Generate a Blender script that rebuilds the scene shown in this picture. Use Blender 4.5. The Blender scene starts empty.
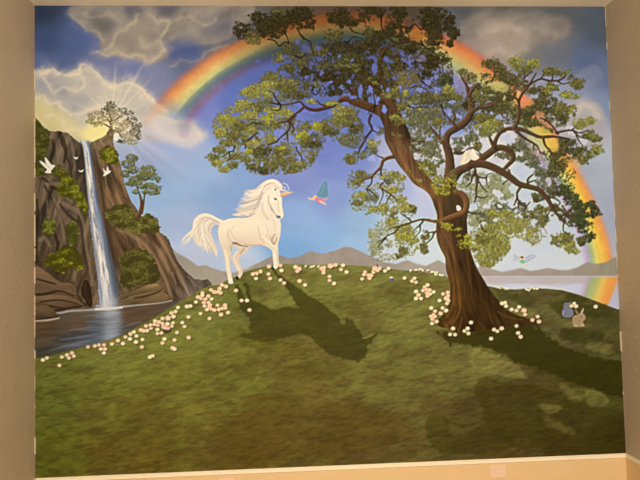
import bpy, bmesh, math, random
import numpy as np
from mathutils import Vector, Matrix

C = bpy.context.scene.collection
SC = bpy.context.scene

# ---------------------------------------------------------------- camera
cam_d = bpy.data.cameras.new('camera'); cam = bpy.data.objects.new('camera', cam_d); C.objects.link(cam)
cam_d.sensor_width = 36.0; cam_d.lens = 625.17 * 36.0 / 640.0; cam_d.clip_start = .05
cam.matrix_world = Matrix(((0.99799981, 0.02061862, -0.0597599, -0.34786731), (-0.05865231, -0.05068618, -0.99699088, -4.2754037),
                           (-0.02358558, 0.99850177, -0.04937547, 1.53168627), (0, 0, 0, 1)))
SC.camera = cam

# ---------------------------------------------------------------- light and exposure
SC.view_settings.view_transform = 'Standard'; SC.view_settings.look = 'None'
SC.view_settings.exposure = 0.0; SC.view_settings.gamma = 1.0; SC.view_settings.use_curve_mapping = False
w = bpy.data.worlds.new('world'); SC.world = w; w.use_nodes = True
bg = w.node_tree.nodes['Background']; bg.inputs[0].default_value = (1.0, .90, .77, 1); bg.inputs[1].default_value = .50


def area(name, loc, aim, sx, sy, power, col):
    l = bpy.data.lights.new(name, 'AREA'); l.shape = 'RECTANGLE'; l.size = sx; l.size_y = sy; l.energy = power; l.color = col
    o = bpy.data.objects.new(name, l); C.objects.link(o); o.location = loc
    o.rotation_euler = (Vector(aim) - Vector(loc)).to_track_quat('-Z', 'Y').to_euler(); return o


area('hall_light', (0.6, -5.9, 2.2), (0.0, 0.0, 1.8), 3.6, 1.4, 212, (1.0, .90, .77))
area('low_lamp_light', (-.6, -4.9, .9), (-.2, 0, .5), 2.2, .9, 24, (1.0, .84, .62))
LIGHT = (1.14, .92, 0.685)                 # what the lamps make of white paint, used to mix the paints
WALLC = (.535, .445, .32); CEILC = (.95, .87, .70); TRIMC = (.95, .86, .66); BOARDC = (.78, .57, .31); PLATEC = (.86, .64, .47); CAULKC = (.80, .72, .56)

# ---------------------------------------------------------------- the mural painter
# The wall painting is laid down stroke by stroke on a grid of paint points (numpy only);
# every painted figure keeps its own cells, which later become its own mesh.
S = 1.7                                   # paint points per unit
X0, Y0, X1, Y1 = 31.0, 2.0, 631.0, 483.0
NX, NY = int((X1 - X0) * S), int((Y1 - Y0) * S)
GX = X0 + (np.arange(NX) + .5) / S
GY = Y0 + (np.arange(NY) + .5) / S
XX, YY = np.meshgrid(GX, GY)
IM = np.zeros((NY, NX, 3))
ID = np.zeros((NY, NX), np.int32)
PARTS = []                                # (name, parent index, label)
rng = np.random.RandomState(7)


def part(name, parent=None, label=None, stuff=False):
    PARTS.append((name, parent, label, stuff))
    return len(PARTS) - 1


def vnoise(sx, sy, seed, oct=3, ang=0.0):
    """smooth value noise in 0..1, features of size sx, sy"""
    out = np.zeros((NY, NX)); amp = 1.0; tot = 0
    r = np.random.RandomState(seed)
    ca, sa = math.cos(ang), math.sin(ang)
    U = XX * ca + YY * sa; V = -XX * sa + YY * ca
    U = U - U.min(); V = V - V.min()
    for o in range(oct):
        u = U / sx * 2 ** o; v = V / sy * 2 ** o
        g = r.rand(int(v.max()) + 3, int(u.max()) + 3)
        iu = u.astype(int); iv = v.astype(int)
        fu = u - iu; fv = v - iv
        fu = fu * fu * (3 - 2 * fu); fv = fv * fv * (3 - 2 * fv)
        a = g[iv, iu] * (1 - fu) + g[iv, iu + 1] * fu
        b = g[iv + 1, iu] * (1 - fu) + g[iv + 1, iu + 1] * fu
        out += amp * (a * (1 - fv) + b * fv); tot += amp; amp *= .55
    return out / tot


def rbf(pts, power=3.0):
    """smooth colour field through scattered (x, y, r, g, b) points"""
    st = 8
    gx = XX[::st, ::st]; gy = YY[::st, ::st]
    num = np.zeros(gx.shape + (3,)); den = np.zeros(gx.shape)
    for x, y, r, g, b in pts:
        w = 1.0 / ((gx - x) ** 2 + (gy - y) ** 2 + 60.0) ** (power / 2)
        num += w[..., None] * np.array([r, g, b], float); den += w
    lo = num / den[..., None]
    iy = np.arange(NY) / st; ix = np.arange(NX) / st
    y0 = np.minimum(iy.astype(int), lo.shape[0] - 2); x0 = np.minimum(ix.astype(int), lo.shape[1] - 2)
    fy = (iy - y0)[:, None, None]; fx = (ix - x0)[None, :, None]
    a = lo[y0][:, x0] * (1 - fx) + lo[y0][:, x0 + 1] * fx
    b = lo[y0 + 1][:, x0] * (1 - fx) + lo[y0 + 1][:, x0 + 1] * fx
    return a * (1 - fy) + b * fy


def blur(m, r):
    if r <= 0: return m
    k = max(1, int(r * S))
    ker = np.exp(-.5 * (np.arange(-2 * k, 2 * k + 1) / k) ** 2); ker /= ker.sum()
    p = np.pad(m, ((2 * k, 2 * k), (0, 0)), 'edge')
    out = sum(w * p[i:i + m.shape[0]] for i, w in enumerate(ker))
    p = np.pad(out, ((0, 0), (2 * k, 2 * k)), 'edge')
    return sum(w * p[:, i:i + m.shape[1]] for i, w in enumerate(ker))


def smooth(p, n=6, closed=True):
    p = np.array(p, float)
    q = np.vstack([p[-1], p, p[0], p[1]]) if closed else np.vstack([p[0], p, p[-1]])
    out = []
    for i in range(1, len(q) - 2):
        for k in range(n):
            t = k / n
            out.append(.5 * ((2 * q[i]) + (-q[i - 1] + q[i + 1]) * t + (2 * q[i - 1] - 5 * q[i] + 4 * q[i + 1] - q[i + 2]) * t * t
                             + (-q[i - 1] + 3 * q[i] - 3 * q[i + 1] + q[i + 2]) * t ** 3))
    if not closed: out.append(q[-2])
    return np.array(out)


def poly(p, sm=True, rough=0.0, seed=1):
    """antialiased coverage of a closed outline"""
    p = smooth(p) if sm else np.array(p, float)
    if rough > 0:
        r = np.random.RandomState(seed)
        q = []
        for a, b in zip(p, np.roll(p, -1, 0)):
            n = max(1, int(np.hypot(*(b - a)) / 1.2))
            for k in range(n): q.append(a + (b - a) * k / n)
        p = np.array(q) + r.randn(len(q), 2) * rough
    m = np.zeros((NY, NX)); SS = 3
    px = (p[:, 0] - X0) * S; py = (p[:, 1] - Y0) * S
    qx, qy = np.roll(px, -1), np.roll(py, -1)
    j0 = max(0, int(py.min())); j1 = min(NY - 1, int(py.max()) + 1)
    xs_ = np.arange(NX)
    for j in range(j0, j1 + 1):
        for s in range(SS):
            yy = j + (s + .5) / SS
            c = (py <= yy) != (qy <= yy)
            if not c.any(): continue
            xx = np.sort(px[c] + (yy - py[c]) / (qy[c] - py[c]) * (qx[c] - px[c]))
            for a, b in zip(xx[::2], xx[1::2]):
                a = max(a, 0); b = min(b, NX)
                if b <= a: continue
                i0, i1 = int(a), min(int(b), NX - 1)
                seg = xs_[i0:i1 + 1]
                m[j, i0:i1 + 1] += (np.minimum(b, seg + 1) - np.maximum(a, seg)) / SS
    return np.clip(m, 0, 1)


def lay(m, col, pid=None, own=.5):
    """blend a colour (tuple or field) through coverage m"""
    js = np.where(m.max(1) > .004)[0]; is_ = np.where(m.max(0) > .004)[0]
    if len(js) == 0: return
    sl = (slice(js[0], js[-1] + 1), slice(is_[0], is_[-1] + 1))
    mm = m[sl]
    c = np.array(col, float) if not (isinstance(col, np.ndarray) and col.ndim == 3) else col[sl]
    IM[sl] = IM[sl] * (1 - mm[..., None]) + c * mm[..., None]
    if pid is not None: ID[sl][mm > own] = pid


def win(x0, y0, x1, y1):
    i0 = max(0, int((x0 - X0) * S)); i1 = min(NX, int((x1 - X0) * S) + 2)
    j0 = max(0, int((y0 - Y0) * S)); j1 = min(NY, int((y1 - Y0) * S) + 2)
    return slice(j0, j1), slice(i0, i1)


def dab(x, y, rx, ry, ang, col, pid=None, a=1.0, soft=.45, own=.5):
    R = max(rx, ry) + 1.2
    sl = win(x - R, y - R, x + R, y + R)
    X = XX[sl] - x; Y = YY[sl] - y
    if X.size == 0: return
    ca, sa = math.cos(ang), math.sin(ang)
    d = np.sqrt(((X * ca + Y * sa) / rx) ** 2 + ((-X * sa + Y * ca) / ry) ** 2)
    m = np.clip((1 - d) * min(rx, ry) / soft / 1.2 + .5, 0, 1) * a
    IM[sl] = IM[sl] * (1 - m[..., None]) + np.array(col, float) * m[..., None]
    if pid is not None: ID[sl][m > own] = pid


def stroke(pts, col, pid=None, lit=None, dark=None, a=1.0, sm=True, side=-1, own=.45, soft=.55):
    """tapering brush stroke through (x, y, radius) points; lit / dark shade its two sides"""
    p = np.array([q if len(q) == 3 else (q[0], q[1], .8) for q in pts], float)
    if sm and len(p) > 2:
        n = 5; q = np.vstack([p[0], p, p[-1]]); o = []
        for i in range(1, len(q) - 2):
            for k in range(n):
                t = k / n
                o.append(.5 * ((2 * q[i]) + (-q[i - 1] + q[i + 1]) * t + (2 * q[i - 1] - 5 * q[i] + 4 * q[i + 1] - q[i + 2]) * t * t
                               + (-q[i - 1] + 3 * q[i] - 3 * q[i + 1] + q[i + 2]) * t ** 3))
        o.append(q[-2]); p = np.array(o)
    R = p[:, 2].max() + 1.2
    sl = win(p[:, 0].min() - R, p[:, 1].min() - R, p[:, 0].max() + R, p[:, 1].max() + R)
    X = XX[sl]; Y = YY[sl]
    if X.size == 0: return
    best = np.full(X.shape, -1e9); lat = np.zeros(X.shape)
    for (ax, ay, ar), (bx, by, br) in zip(p[:-1], p[1:]):
        dx, dy = bx - ax, by - ay; L2 = dx * dx + dy * dy + 1e-9
        t = np.clip(((X - ax) * dx + (Y - ay) * dy) / L2, 0, 1)
        ex = X - ax - t * dx; ey = Y - ay - t * dy
        r = ar + (br - ar) * t; d = r - np.hypot(ex, ey)
        # offset towards the light (upper left) relative to radius
        l = (ex * -.8 + ey * -.6) / np.maximum(r, .3)
        u = d > best; best[u] = d[u]; lat[u] = l[u]
    m = np.clip(best / soft + .5, 0, 1) * a
    c = np.broadcast_to(np.array(col, float), X.shape + (3,)).copy()
    if lit is not None:
        w = np.clip((lat - .05) * 1.3, 0, 1)[..., None]; c = c * (1 - w) + np.array(lit, float) * w
    if dark is not None:
        w = np.clip((-lat - .05) * 1.3, 0, 1)[..., None]; c = c * (1 - w) + np.array(dark, float) * w
    IM[sl] = IM[sl] * (1 - m[..., None]) + c * m[..., None]
    if pid is not None: ID[sl][m > own] = pid


def polydist(pts):
    """distance of each paint point to an open smooth curve"""
    p = smooth(pts, 5, closed=False); d = np.full(XX.shape, 1e9)
    for (ax, ay), (bx, by) in zip(p[:-1], p[1:]):
        dx, dy = bx - ax, by - ay; L2 = dx * dx + dy * dy + 1e-9
        t = np.clip(((XX - ax) * dx + (YY - ay) * dy) / L2, 0, 1)
        d = np.minimum(d, np.hypot(XX - ax - t * dx, YY - ay - t * dy))
    return d


def ramp(u, stops):
    xs = [s[0] for s in stops]
    return np.stack([np.interp(u, xs, [s[1][k] for s in stops]) for k in range(3)], -1)


# palettes for foliage: dark body, middle, light
PAL = {
    'D': [(46, 39, 20), (62, 53, 26), (80, 70, 34)],
    'M': [(66, 61, 36), (92, 86, 48), (122, 114, 60)],
    'O': [(86, 81, 44), (118, 111, 56), (148, 139, 68)],
    'L': [(114, 110, 56), (152, 146, 70), (190, 181, 88)],
    'B': [(122, 118, 42), (166, 158, 52), (206, 196, 76)],
    'G': [(84, 83, 58), (110, 109, 78), (140, 138, 100)],
    'P': [(132, 132, 98), (156, 155, 112), (182, 180, 132)],
    'E': [(54, 56, 34), (74, 76, 44), (98, 98, 56)],
    'W': [(98, 84, 54), (122, 107, 70), (150, 134, 90)],
}


_pn = [None]


def clump(x, y, rx, ry, kind, pid, dens=1.0, size=1.5, ang=0.0, fill=.9, thr=1.0):
    """a pad of leaves: soft body, then leaf dabs from dark to light"""
    d, m_, l = PAL[kind]
    if _pn[0] is None: _pn[0] = vnoise(4.5, 3.2, 611, 2)
    ph = [rng.rand() * 6.28 for _ in range(3)]
    def edge(t): return 1 + .16 * math.sin(3 * t + ph[0]) + .13 * math.sin(5 * t + ph[1]) + .09 * math.sin(9 * t + ph[2])
    def gap(X, Y):
        j = int((Y - Y0) * S); i = int((X - X0) * S)
        return not (0 <= j < NY and 0 <= i < NX) or _pn[0][j, i] < .36
    ca, sa = math.cos(ang), math.sin(ang)
    area = rx * ry * 3.14
    nb = int(area / 2.6 * fill) + 4
    n = int(area / 1.5 * dens) + 8
    for k in range(nb):
        t = rng.rand() * 6.283; r = math.sqrt(rng.rand()) * .94 * edge(t)
        u, v = math.cos(t) * r * rx, math.sin(t) * r * ry
        if gap(x + u * ca - v * sa, y + u * sa + v * ca): continue
        c = np.array(d) * (1 - .35 * rng.rand()) + np.array(m_) * .35 * rng.rand()
        dab(x + u * ca - v * sa, y + u * sa + v * ca, size * (1.5 - .6 * r), size * (1.1 - .4 * r), rng.rand() * 3, c, pid, a=.78 - .3 * r, soft=1.1, own=.26)
    for k in range(n):
        q = k / n
        t = rng.rand() * 6.283; r = math.sqrt(rng.rand()) * (1.04 - .14 * q) * edge(t)
        u, v = math.cos(t) * r * rx, math.sin(t) * r * ry
        X = x + u * ca - v * sa; Y = y + u * sa + v * ca
        if gap(X, Y) and rng.rand() < .8: continue
        lift = .5 - .55 * v / ry - .2 * u / rx          # tops of the pads are the painted lights
        if q < .5:
            c = np.array(d) * (1 - q) + np.array(m_) * q
        else:
            if rng.rand() > .25 + .8 * lift: continue
            w = (q - .5) * 2 * min(1, .4 + lift * .7); c = np.array(m_) * (1 - w) + np.array(l) * w
        c = c * (.9 + .2 * rng.rand())
        s = size * (.32 + .5 * rng.rand())
        dab(X, Y, s * 1.1, s * .62, rng.rand() * 3.14, c, pid, a=.7, own=.3)


def leafpatch(pts, pid, cols, n, size=1.3, seed=3, rough=.9, body=True):
    n = int(n * 1.7)
    """irregular bush inside an outline"""
    m = poly(pts, rough=rough, seed=seed)
    f = np.clip((vnoise(8, 4.5, seed + 50, 3, -.15) - .5) * 1.5 + .5, 0, 1)
    if body: lay(np.clip(m, 0, 1), np.array(cols[0])[None, None] * (.95 + .4 * f[..., None]), pid)
    idx = np.argwhere(m > .5)
    if len(idx) == 0: return
    r = np.random.RandomState(seed)
    for k in range(n):
        j, i = idx[r.randint(len(idx))]
        q = k / n; g = f[j, i]
        w = np.clip((g - .5) * 3 + r.rand() * .9 - .1, 0, 1)
        c = np.array(cols[0]) * (1 - w) + np.array(cols[1]) * w
        if w > .75 and r.rand() < .5: c = np.array(cols[2])
        dab(GX[i], GY[j], size * (.4 + .5 * r.rand()), size * .4, r.rand() * 1.6 - .8, c * (.9 + .2 * r.rand()), pid, a=.7)


# ================================================================ SKY
p_sky = part('sky', None, 'painted blue sky, darker towards the top')
IM[:] = rbf([  # topmost colours also carry the room's shade below the ceiling
    (40, 10, 52, 58, 84), (45, 40, 66, 78, 122), (75, 45, 84, 96, 146), (40, 65, 92, 104, 150), (100, 70, 128, 128, 168), (150, 75, 130, 130, 165),
    (100, 62, 108, 112, 158), (140, 68, 112, 116, 168), (180, 50, 92, 98, 132), (160, 12, 84, 84, 100), (200, 12, 92, 92, 104), (240, 14, 98, 92, 96), (225, 30, 100, 96, 110),
    (205, 108, 122, 128, 198), (235, 100, 98, 112, 186), (265, 72, 88, 98, 170), (300, 62, 80, 88, 150), (320, 100, 92, 104, 172),
    (185, 140, 146, 162, 208), (170, 160, 142, 164, 208), (205, 170, 138, 166, 212), (230, 190, 134, 158, 208), (150, 150, 148, 158, 200), (165, 200, 150, 174, 216),
    (175, 220, 162, 174, 212), (190, 260, 182, 186, 214), (240, 265, 182, 190, 216), (300, 140, 118, 126, 196), (330, 150, 116, 128, 200),
    (300, 175, 130, 138, 200), (330, 200, 134, 148, 206), (340, 160, 122, 134, 202), (300, 220, 138, 164, 212), (290, 250, 124, 162, 214), (330, 240, 136, 168, 216),
    (350, 250, 150, 176, 216), (360, 220, 148, 174, 214), (400, 220, 184, 190, 220), (390, 250, 192, 198, 224), (430, 190, 186, 188, 218), (430, 255, 202, 206, 224),
    (400, 180, 164, 168, 214), (360, 130, 104, 116, 186), (400, 80, 96, 104, 170), (370, 60, 88, 92, 148), (440, 90, 108, 116, 178), (455, 118, 118, 132, 196),
    (500, 110, 140, 150, 196), (430, 130, 150, 152, 200), (510, 140, 196, 196, 212), (500, 180, 204, 206, 222), (530, 180, 196, 202, 222), (540, 220, 200, 204, 222),
    (500, 250, 206, 208, 224), (560, 260, 204, 206, 224), (600, 150, 178, 180, 198), (590, 180, 170, 172, 192), (610, 210, 166, 168, 190), (600, 100, 132, 140, 176),
    (585, 60, 94, 104, 142), (605, 80, 104, 114, 152), (600, 30, 84, 88, 108), (560, 20, 94, 92, 100), (500, 15, 92, 88, 92), (470, 15, 88, 84, 94), (460, 30, 104, 98, 110),
    (400, 10, 80, 62, 58), (340, 6, 84, 66, 64), (300, 10, 92, 72, 70), (465, 80, 138, 130, 168), (540, 110, 168, 164, 186), (560, 50, 110, 108, 124), (565, 100, 160, 162, 184),
    (530, 40, 120, 114, 116), (580, 95, 138, 144, 176),
], 4.0)
IM += ((vnoise(40, 14, 11, 4, .2) - .5) * 14)[..., None] + np.array([2., 4., -7.])

# clouds: soft billows, lit folds drawn as broken glowing lines
wx = (vnoise(11, 9, 301, 3) - .5) * 9; wy = (vnoise(11, 9, 302, 3) - .5) * 9


def cdist(pts):
    global XX, YY
    a, b = XX, YY
    XX = a + wx; YY = b + wy
    d = polydist(pts); XX = a; YY = b
    return d


def billow(pts, a, col, seed, bl=4, sc=24, pid=None, contrast=1.8):
    m = blur(poly(pts), bl)
    n = vnoise(sc, sc * .6, seed, 5, -.35)
    m = np.clip((m - .42) * 2.0 + (n - .5) * contrast + .25, 0, 1)
    m = m * m * (3 - 2 * m)
    n2 = vnoise(sc * .6, sc * .4, seed + 5, 4, -.5)
    c = np.array(col[0]) * (1 - n2[..., None]) + np.array(col[1]) * n2[..., None]
    lay(blur(m, .8) * a, c, pid, .4)


def fold(pts, col, a, w=1.6, halo=5.0):
    d = cdist(pts); k = .45 + .9 * vnoise(8, 8, int(pts[0][0] * 3 + pts[0][1]), 2)
    lay(np.clip(np.exp(-(d / halo) ** 2) * .34 * a * k, 0, .6), col)
    lay(np.clip(np.exp(-(d / (w * 1.15)) ** 2) * .5 * a * k, 0, .7), col)


p_c1 = part('cloud', p_sky, 'painted grey-brown cloud along the top of the sky')
billow([(70, 6), (150, 2), (250, 4), (246, 26), (222, 42), (200, 46), (180, 50), (160, 62), (140, 60), (112, 57), (98, 50), (102, 42), (88, 30), (76, 20)], .92, ((120, 108, 98), (176, 160, 140)), 21, 4, 26, p_c1, 1.3)
lay(blur(poly([(88, 12), (104, 14), (116, 24), (106, 34), (94, 28)]), 4) * .6, (92, 86, 84)); lay(blur(poly([(168, 42), (196, 42), (200, 56), (180, 60), (168, 54)]), 4) * .75, (78, 88, 136))
lay(blur(poly([(124, 6), (140, 6), (142, 18), (130, 18)]), 3) * .6, (70, 74, 96)); lay(blur(poly([(158, 5), (178, 5), (172, 16), (160, 14)]), 3) * .55, (72, 74, 94)); lay(blur(poly([(205, 22), (232, 20), (228, 36), (206, 38)]), 5) * .5, (92, 92, 108))
lay(blur(poly([(108, 52), (116, 40), (130, 24), (142, 12), (152, 20), (150, 40), (148, 58), (125, 56)]), 4) * .5, (168, 150, 126))
for pts, a in (([(96, 52), (104, 55), (116, 53), (126, 58), (138, 57), (148, 61), (158, 56), (166, 50)], 1.2), ([(104, 50), (112, 44), (118, 34), (128, 26), (136, 14)], .8), ([(70, 14), (78, 22), (86, 27), (96, 34), (102, 42)], .6), ([(84, 12), (96, 17), (108, 13), (120, 20)], .5), ([(150, 14), (158, 22), (170, 24), (160, 36), (164, 48)], .8),
               ([(176, 20), (190, 16), (204, 24), (218, 18)], .5), ([(170, 66), (182, 60), (196, 62), (210, 52), (226, 44)], .5), ([(140, 40), (148, 46), (158, 42)], .6)):
    fold(pts, (206, 184, 152), a)

p_c2 = part('cloud', p_sky, 'painted sunlit cloud with glowing edges behind the waterfall')
billow([(36, 70), (50, 69), (62, 74), (72, 70), (84, 67), (96, 72), (106, 80), (118, 84), (130, 81), (142, 87), (152, 98), (166, 116), (196, 124), (200, 140), (176, 142), (150, 142), (120, 135), (80, 134), (50, 128), (28, 124), (28, 76)], .93, ((162, 156, 154), (206, 192, 170)), 33, 3, 28, p_c2, .5)
lay(blur(poly([(150, 110), (160, 118), (176, 128), (200, 132), (204, 140), (184, 144), (164, 140), (150, 130)]), 3) * .7, (222, 204, 190), p_c2, .5)
lay(blur(poly([(38, 76), (60, 84), (80, 92), (100, 98), (96, 106), (70, 100), (44, 94)]), 4) * .45, (142, 138, 150)); lay(blur(poly([(70, 106), (92, 108), (94, 114), (80, 116)]), 2) * .5, (148, 140, 158))
lay(blur(poly([(30, 98), (42, 97), (52, 104), (64, 112), (76, 120), (86, 130), (110, 118), (118, 128), (104, 142), (80, 144), (50, 138), (30, 134)]), 4) * .85, (222, 202, 136), p_c2, .6)
lay(blur(poly([(80, 134), (94, 122), (108, 116), (114, 130), (98, 144)]), 3) * .9, (250, 228, 142))
for pts, a, w in (([(40, 73), (50, 70), (58, 75), (64, 73), (72, 76), (80, 72), (82, 67), (92, 69), (99, 76), (106, 84), (112, 86), (120, 82), (132, 81), (140, 87), (148, 97), (156, 106), (164, 112)], 1.4, 1.7), ([(42, 78), (50, 88), (58, 91), (66, 88), (76, 91), (86, 86), (82, 76)], .9, 1.5),
                  ([(36, 98), (43, 97), (50, 103), (56, 102), (64, 109), (70, 114), (82, 112), (92, 108), (100, 106)], 1.2, 1.6), ([(112, 86), (122, 90), (136, 92), (144, 102)], .6, 1.6), ([(160, 118), (172, 122), (186, 122), (196, 130), (204, 136)], 1.0, 3.0), ([(150, 122), (162, 132), (178, 140), (196, 142)], .8, 3.0),
                  ([(50, 116), (60, 120), (66, 128), (78, 130)], .7, 1.6), ([(96, 96), (104, 100), (104, 108)], .5, 1.4)):
    fold(pts, (238, 216, 180), a, w, 6)

p_c3 = part('cloud', p_sky, 'painted tan cloud above the crown of the large tree')
billow([(458, 36), (470, 18), (492, 10), (528, 10), (556, 16), (574, 30), (560, 44), (536, 46), (522, 60), (506, 70), (488, 66), (478, 54), (464, 48)], .7, ((128, 114, 102), (172, 152, 132)), 44, 9, 22, p_c3, 1.8)
lay(blur(poly([(478, 26), (494, 18), (516, 22), (530, 34), (520, 48), (508, 62), (494, 60), (486, 46)]), 7) * .6, (176, 156, 136), p_c3, .3)
lay(blur(poly([(520, 18), (560, 22), (566, 36), (540, 40)]), 8) * .4, (140, 126, 116), p_c3, .3)
for pts, a in (([(484, 36), (494, 28), (508, 27), (516, 32)], .7), ([(488, 56), (500, 48), (512, 54), (524, 46)], .7), ([(524, 34), (540, 28), (556, 34)], .4)): fold(pts, (204, 182, 158), a, 4, 9)
p_c4 = part('cloud', p_sky, 'painted pale cloud at the right edge of the sky')
billow([(556, 108), (575, 98), (592, 99), (602, 108), (608, 124), (602, 150), (570, 144), (548, 130), (530, 124)], .85, ((166, 158, 160), (196, 182, 172)), 55, 6, 30, p_c4, .6)
fold([(574, 112), (582, 104), (592, 108), (598, 118)], (222, 204, 176), .9, 3, 8)
p_c5 = part('cloud', p_sky, 'small painted pale wisp in the upper right sky')
billow([(580, 70), (596, 64), (604, 76), (594, 88), (578, 84)], .55, ((124, 128, 152), (156, 152, 160)), 56, 4, 16, p_c5, .8)
lay(blur(poly([(495, 122), (515, 118), (520, 140), (512, 165), (490, 160), (478, 150), (466, 165), (425, 160), (408, 140), (420, 128), (440, 140)]), 4) * .7, (222, 212, 206))
lay(blur(poly([(375, 135), (392, 140), (392, 158), (380, 160)]), 3) * .5, (206, 196, 200))
lay(blur(poly([(458, 48), (480, 40), (500, 60), (515, 70), (500, 74), (480, 66)]), 4) * .4, (190, 160, 140))
lay(blur(poly([(150, 110), (170, 108), (210, 140), (230, 190), (180, 160), (140, 135)]), 5) * .28, (190, 190, 214))
# sun rays
cx0, cy0 = 112.0, 119.0
ang = np.arctan2(YY - cy0, XX - cx0); rad = np.hypot(XX - cx0, YY - cy0)
for a_, wd, st_, L in ((-1.50, .035, .55, 58), (-1.05, .03, .5, 72), (-1.83, .03, .35, 44), (-.80, .028, .35, 62), (-2.35, .03, .35, 46), (-2.75, .035, .3, 50), (-.42, .03, .35, 50), (.62, .09, .5, 120), (.98, .04, .35, 78),
                      (.35, .07, .38, 110), (.05, .05, .2, 70), (-1.28, .02, .25, 60), (.78, .05, .35, 110)):
    d = np.abs(ang - a_)
    p_ray = part('sun_ray', p_sky, 'painted pale ray of sunlight') if st_ > .45 else None
    m = np.exp(-(d / wd) ** 2) * np.clip(1 - rad / L, 0, 1) ** .8 * np.clip(rad / 8, 0, 1) * st_ * 1.5
    lay(m, (240, 222, 192) if a_ < 0 else (206, 200, 214), p_ray, .33)
lay(np.exp(-((rad / 30) ** 2)) * .6, (246, 228, 190))
lay(np.exp(-(np.hypot(XX - 100, (YY - 132) * 1.4) / 14) ** 2) * .85, (252, 230, 146))

# ================================================================ RAINBOW
p_rb = part('rainbow', None, 'painted rainbow arching over the whole scene behind the large tree')
outer = [(140, 122), (152, 103), (162, 90), (176, 76), (192, 64), (207, 53), (222, 45), (250, 31), (290, 17), (335, 9), (380, 11), (430, 25), (475, 47), (510, 75), (545, 112), (568, 145), (583, 170), (598, 200), (611, 235), (617, 262), (619, 278)]
inner = [(188, 140), (196, 124), (211, 105), (235, 84), (266, 67), (300, 56), (340, 49), (385, 53), (425, 66), (460, 88), (490, 112), (518, 140), (543, 172), (563, 208), (576, 238), (582, 262), (585, 278)]
do, di = polydist(outer), polydist(inner)
inside = poly(outer + inner[::-1], sm=False)
u = do / (do + di + 1e-6)
bl = [(.0, (206, 92, 60)), (.12, (226, 122, 66)), (.26, (238, 158, 84)), (.4, (240, 198, 112)), (.52, (214, 208, 126)), (.58, (142, 150, 112)), (.67, (106, 122, 126)), (.8, (134, 106, 134)), (.9, (138, 108, 150)), (1, (128, 114, 170))]
tp = [(.0, (96, 52, 48)), (.12, (136, 72, 34)), (.3, (152, 92, 44)), (.45, (148, 112, 58)), (.58, (104, 98, 58)), (.7, (62, 78, 70)), (.85, (66, 72, 96)), (1, (84, 80, 130))]
rt = [(.0, (214, 150, 140)), (.1, (236, 138, 86)), (.24, (250, 166, 66)), (.42, (252, 200, 66)), (.56, (234, 214, 98)), (.68, (172, 184, 122)), (.8, (168, 166, 178)), (.9, (212, 160, 204)), (1, (206, 184, 214))]
cl, ct, cr = ramp(u, bl), ramp(u, tp), ramp(u, rt)
mt = [(.0, (200, 96, 74)), (.12, (228, 108, 56)), (.28, (224, 138, 72)), (.45, (222, 176, 96)), (.58, (190, 188, 112)), (.7, (160, 168, 130)), (.85, (154, 138, 166)), (1, (132, 126, 176))]
cm = ramp(u, mt)
wt = np.clip((XX - 215) / 60, 0, 1)[..., None]; wm = np.clip((XX - 395) / 45, 0, 1)[..., None]; wr = np.clip((XX - 530) / 40, 0, 1)[..., None]
c = cl * (1 - wt) + ct * wt; c = c * (1 - wm) + cm * wm; c = c * (1 - wr) + cr * wr
alpha = inside * np.clip(u / .2, 0, 1) * np.clip((1 - u) / .17, 0, 1) * .9
alpha *= np.clip(np.hypot(XX - 164, YY - 132) / 24 - .55, 0, 1)
c = c * (.94 + .12 * vnoise(5, 5, 310, 3))[..., None]
lay(blur(alpha, .8), c, p_rb, .35)

# ================================================================ FAR MOUNTAINS AND LAKE
p_mt = part('mountain_range', None, 'painted hazy mauve-brown mountains along the horizon')
L1 = [(168, 244), (177, 253), (187, 258), (198, 266), (206, 265), (212, 268), (222, 271), (232, 273), (246, 269), (262, 261), (270, 257), (280, 255), (288, 258), (298, 257), (310, 251), (322, 254), (334, 251), (344, 247),
      (350, 247), (360, 251), (372, 257), (384, 262), (396, 264), (407, 260), (417, 264), (426, 266), (434, 262), (438, 260), (446, 264), (470, 270), (482, 266), (492, 269), (502, 272), (512, 270), (521, 268), (530, 271), (538, 270), (547, 268),
      (560, 270), (568, 270), (578, 267), (587, 262), (596, 264), (606, 262), (613, 258), (622, 256), (640, 256)]
mm = poly(L1 + [(640, 277), (440, 277), (440, 300), (150, 300)], sm=False)
mm = np.maximum(mm, 0)
lay(blur(mm, .35), rbf([(175, 260, 152, 142, 128), (200, 275, 162, 150, 130), (240, 272, 160, 148, 132), (290, 262, 146, 136, 126), (345, 255, 154, 138, 124), (380, 266, 160, 144, 130), (420, 268, 164, 152, 138), (500, 275, 168, 152, 140),
                        (550, 274, 164, 148, 136), (600, 268, 156, 144, 122), (330, 262, 162, 146, 132)]) + (vnoise(6, 12, 71, 3) - .5)[..., None] * 14, p_mt)
p_lake = part('lake', None, 'painted pale lake below the mountains at the right')
m = poly([(472, 276.5), (640, 276.3), (640, 322), (560, 300), (472, 300)], sm=False)
lay(blur(m, .3), rbf([(490, 280, 190, 178, 172), (550, 280, 192, 180, 176), (600, 280, 192, 176, 172), (490, 287, 196, 194, 206), (550, 290, 204, 206, 224), (600, 300, 190, 188, 206), (520, 284, 200, 196, 208)]), p_lake)
m = poly([(478, 284), (500, 285), (515, 283), (528, 286), (540, 284), (560, 287), (575, 283), (590, 286), (610, 292), (600, 296), (570, 292), (540, 290), (500, 288)])
lay(blur(poly([(472, 277), (640, 277), (640, 281), (610, 284), (590, 282), (575, 284.5), (560, 283), (545, 285), (528, 283), (515, 284.5), (500, 283), (472, 284)]), .5) * .8, (188, 175, 170), p_lake)
lay(blur(m, .6) * .6, (208, 210, 228), p_lake)
p_rr = part('rainbow_reflection', p_lake, 'painted rainbow mirrored in the lake')
m = poly([(590, 277), (618, 277), (618, 306), (600, 308), (580, 300), (574, 296)], sm=False)
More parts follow.
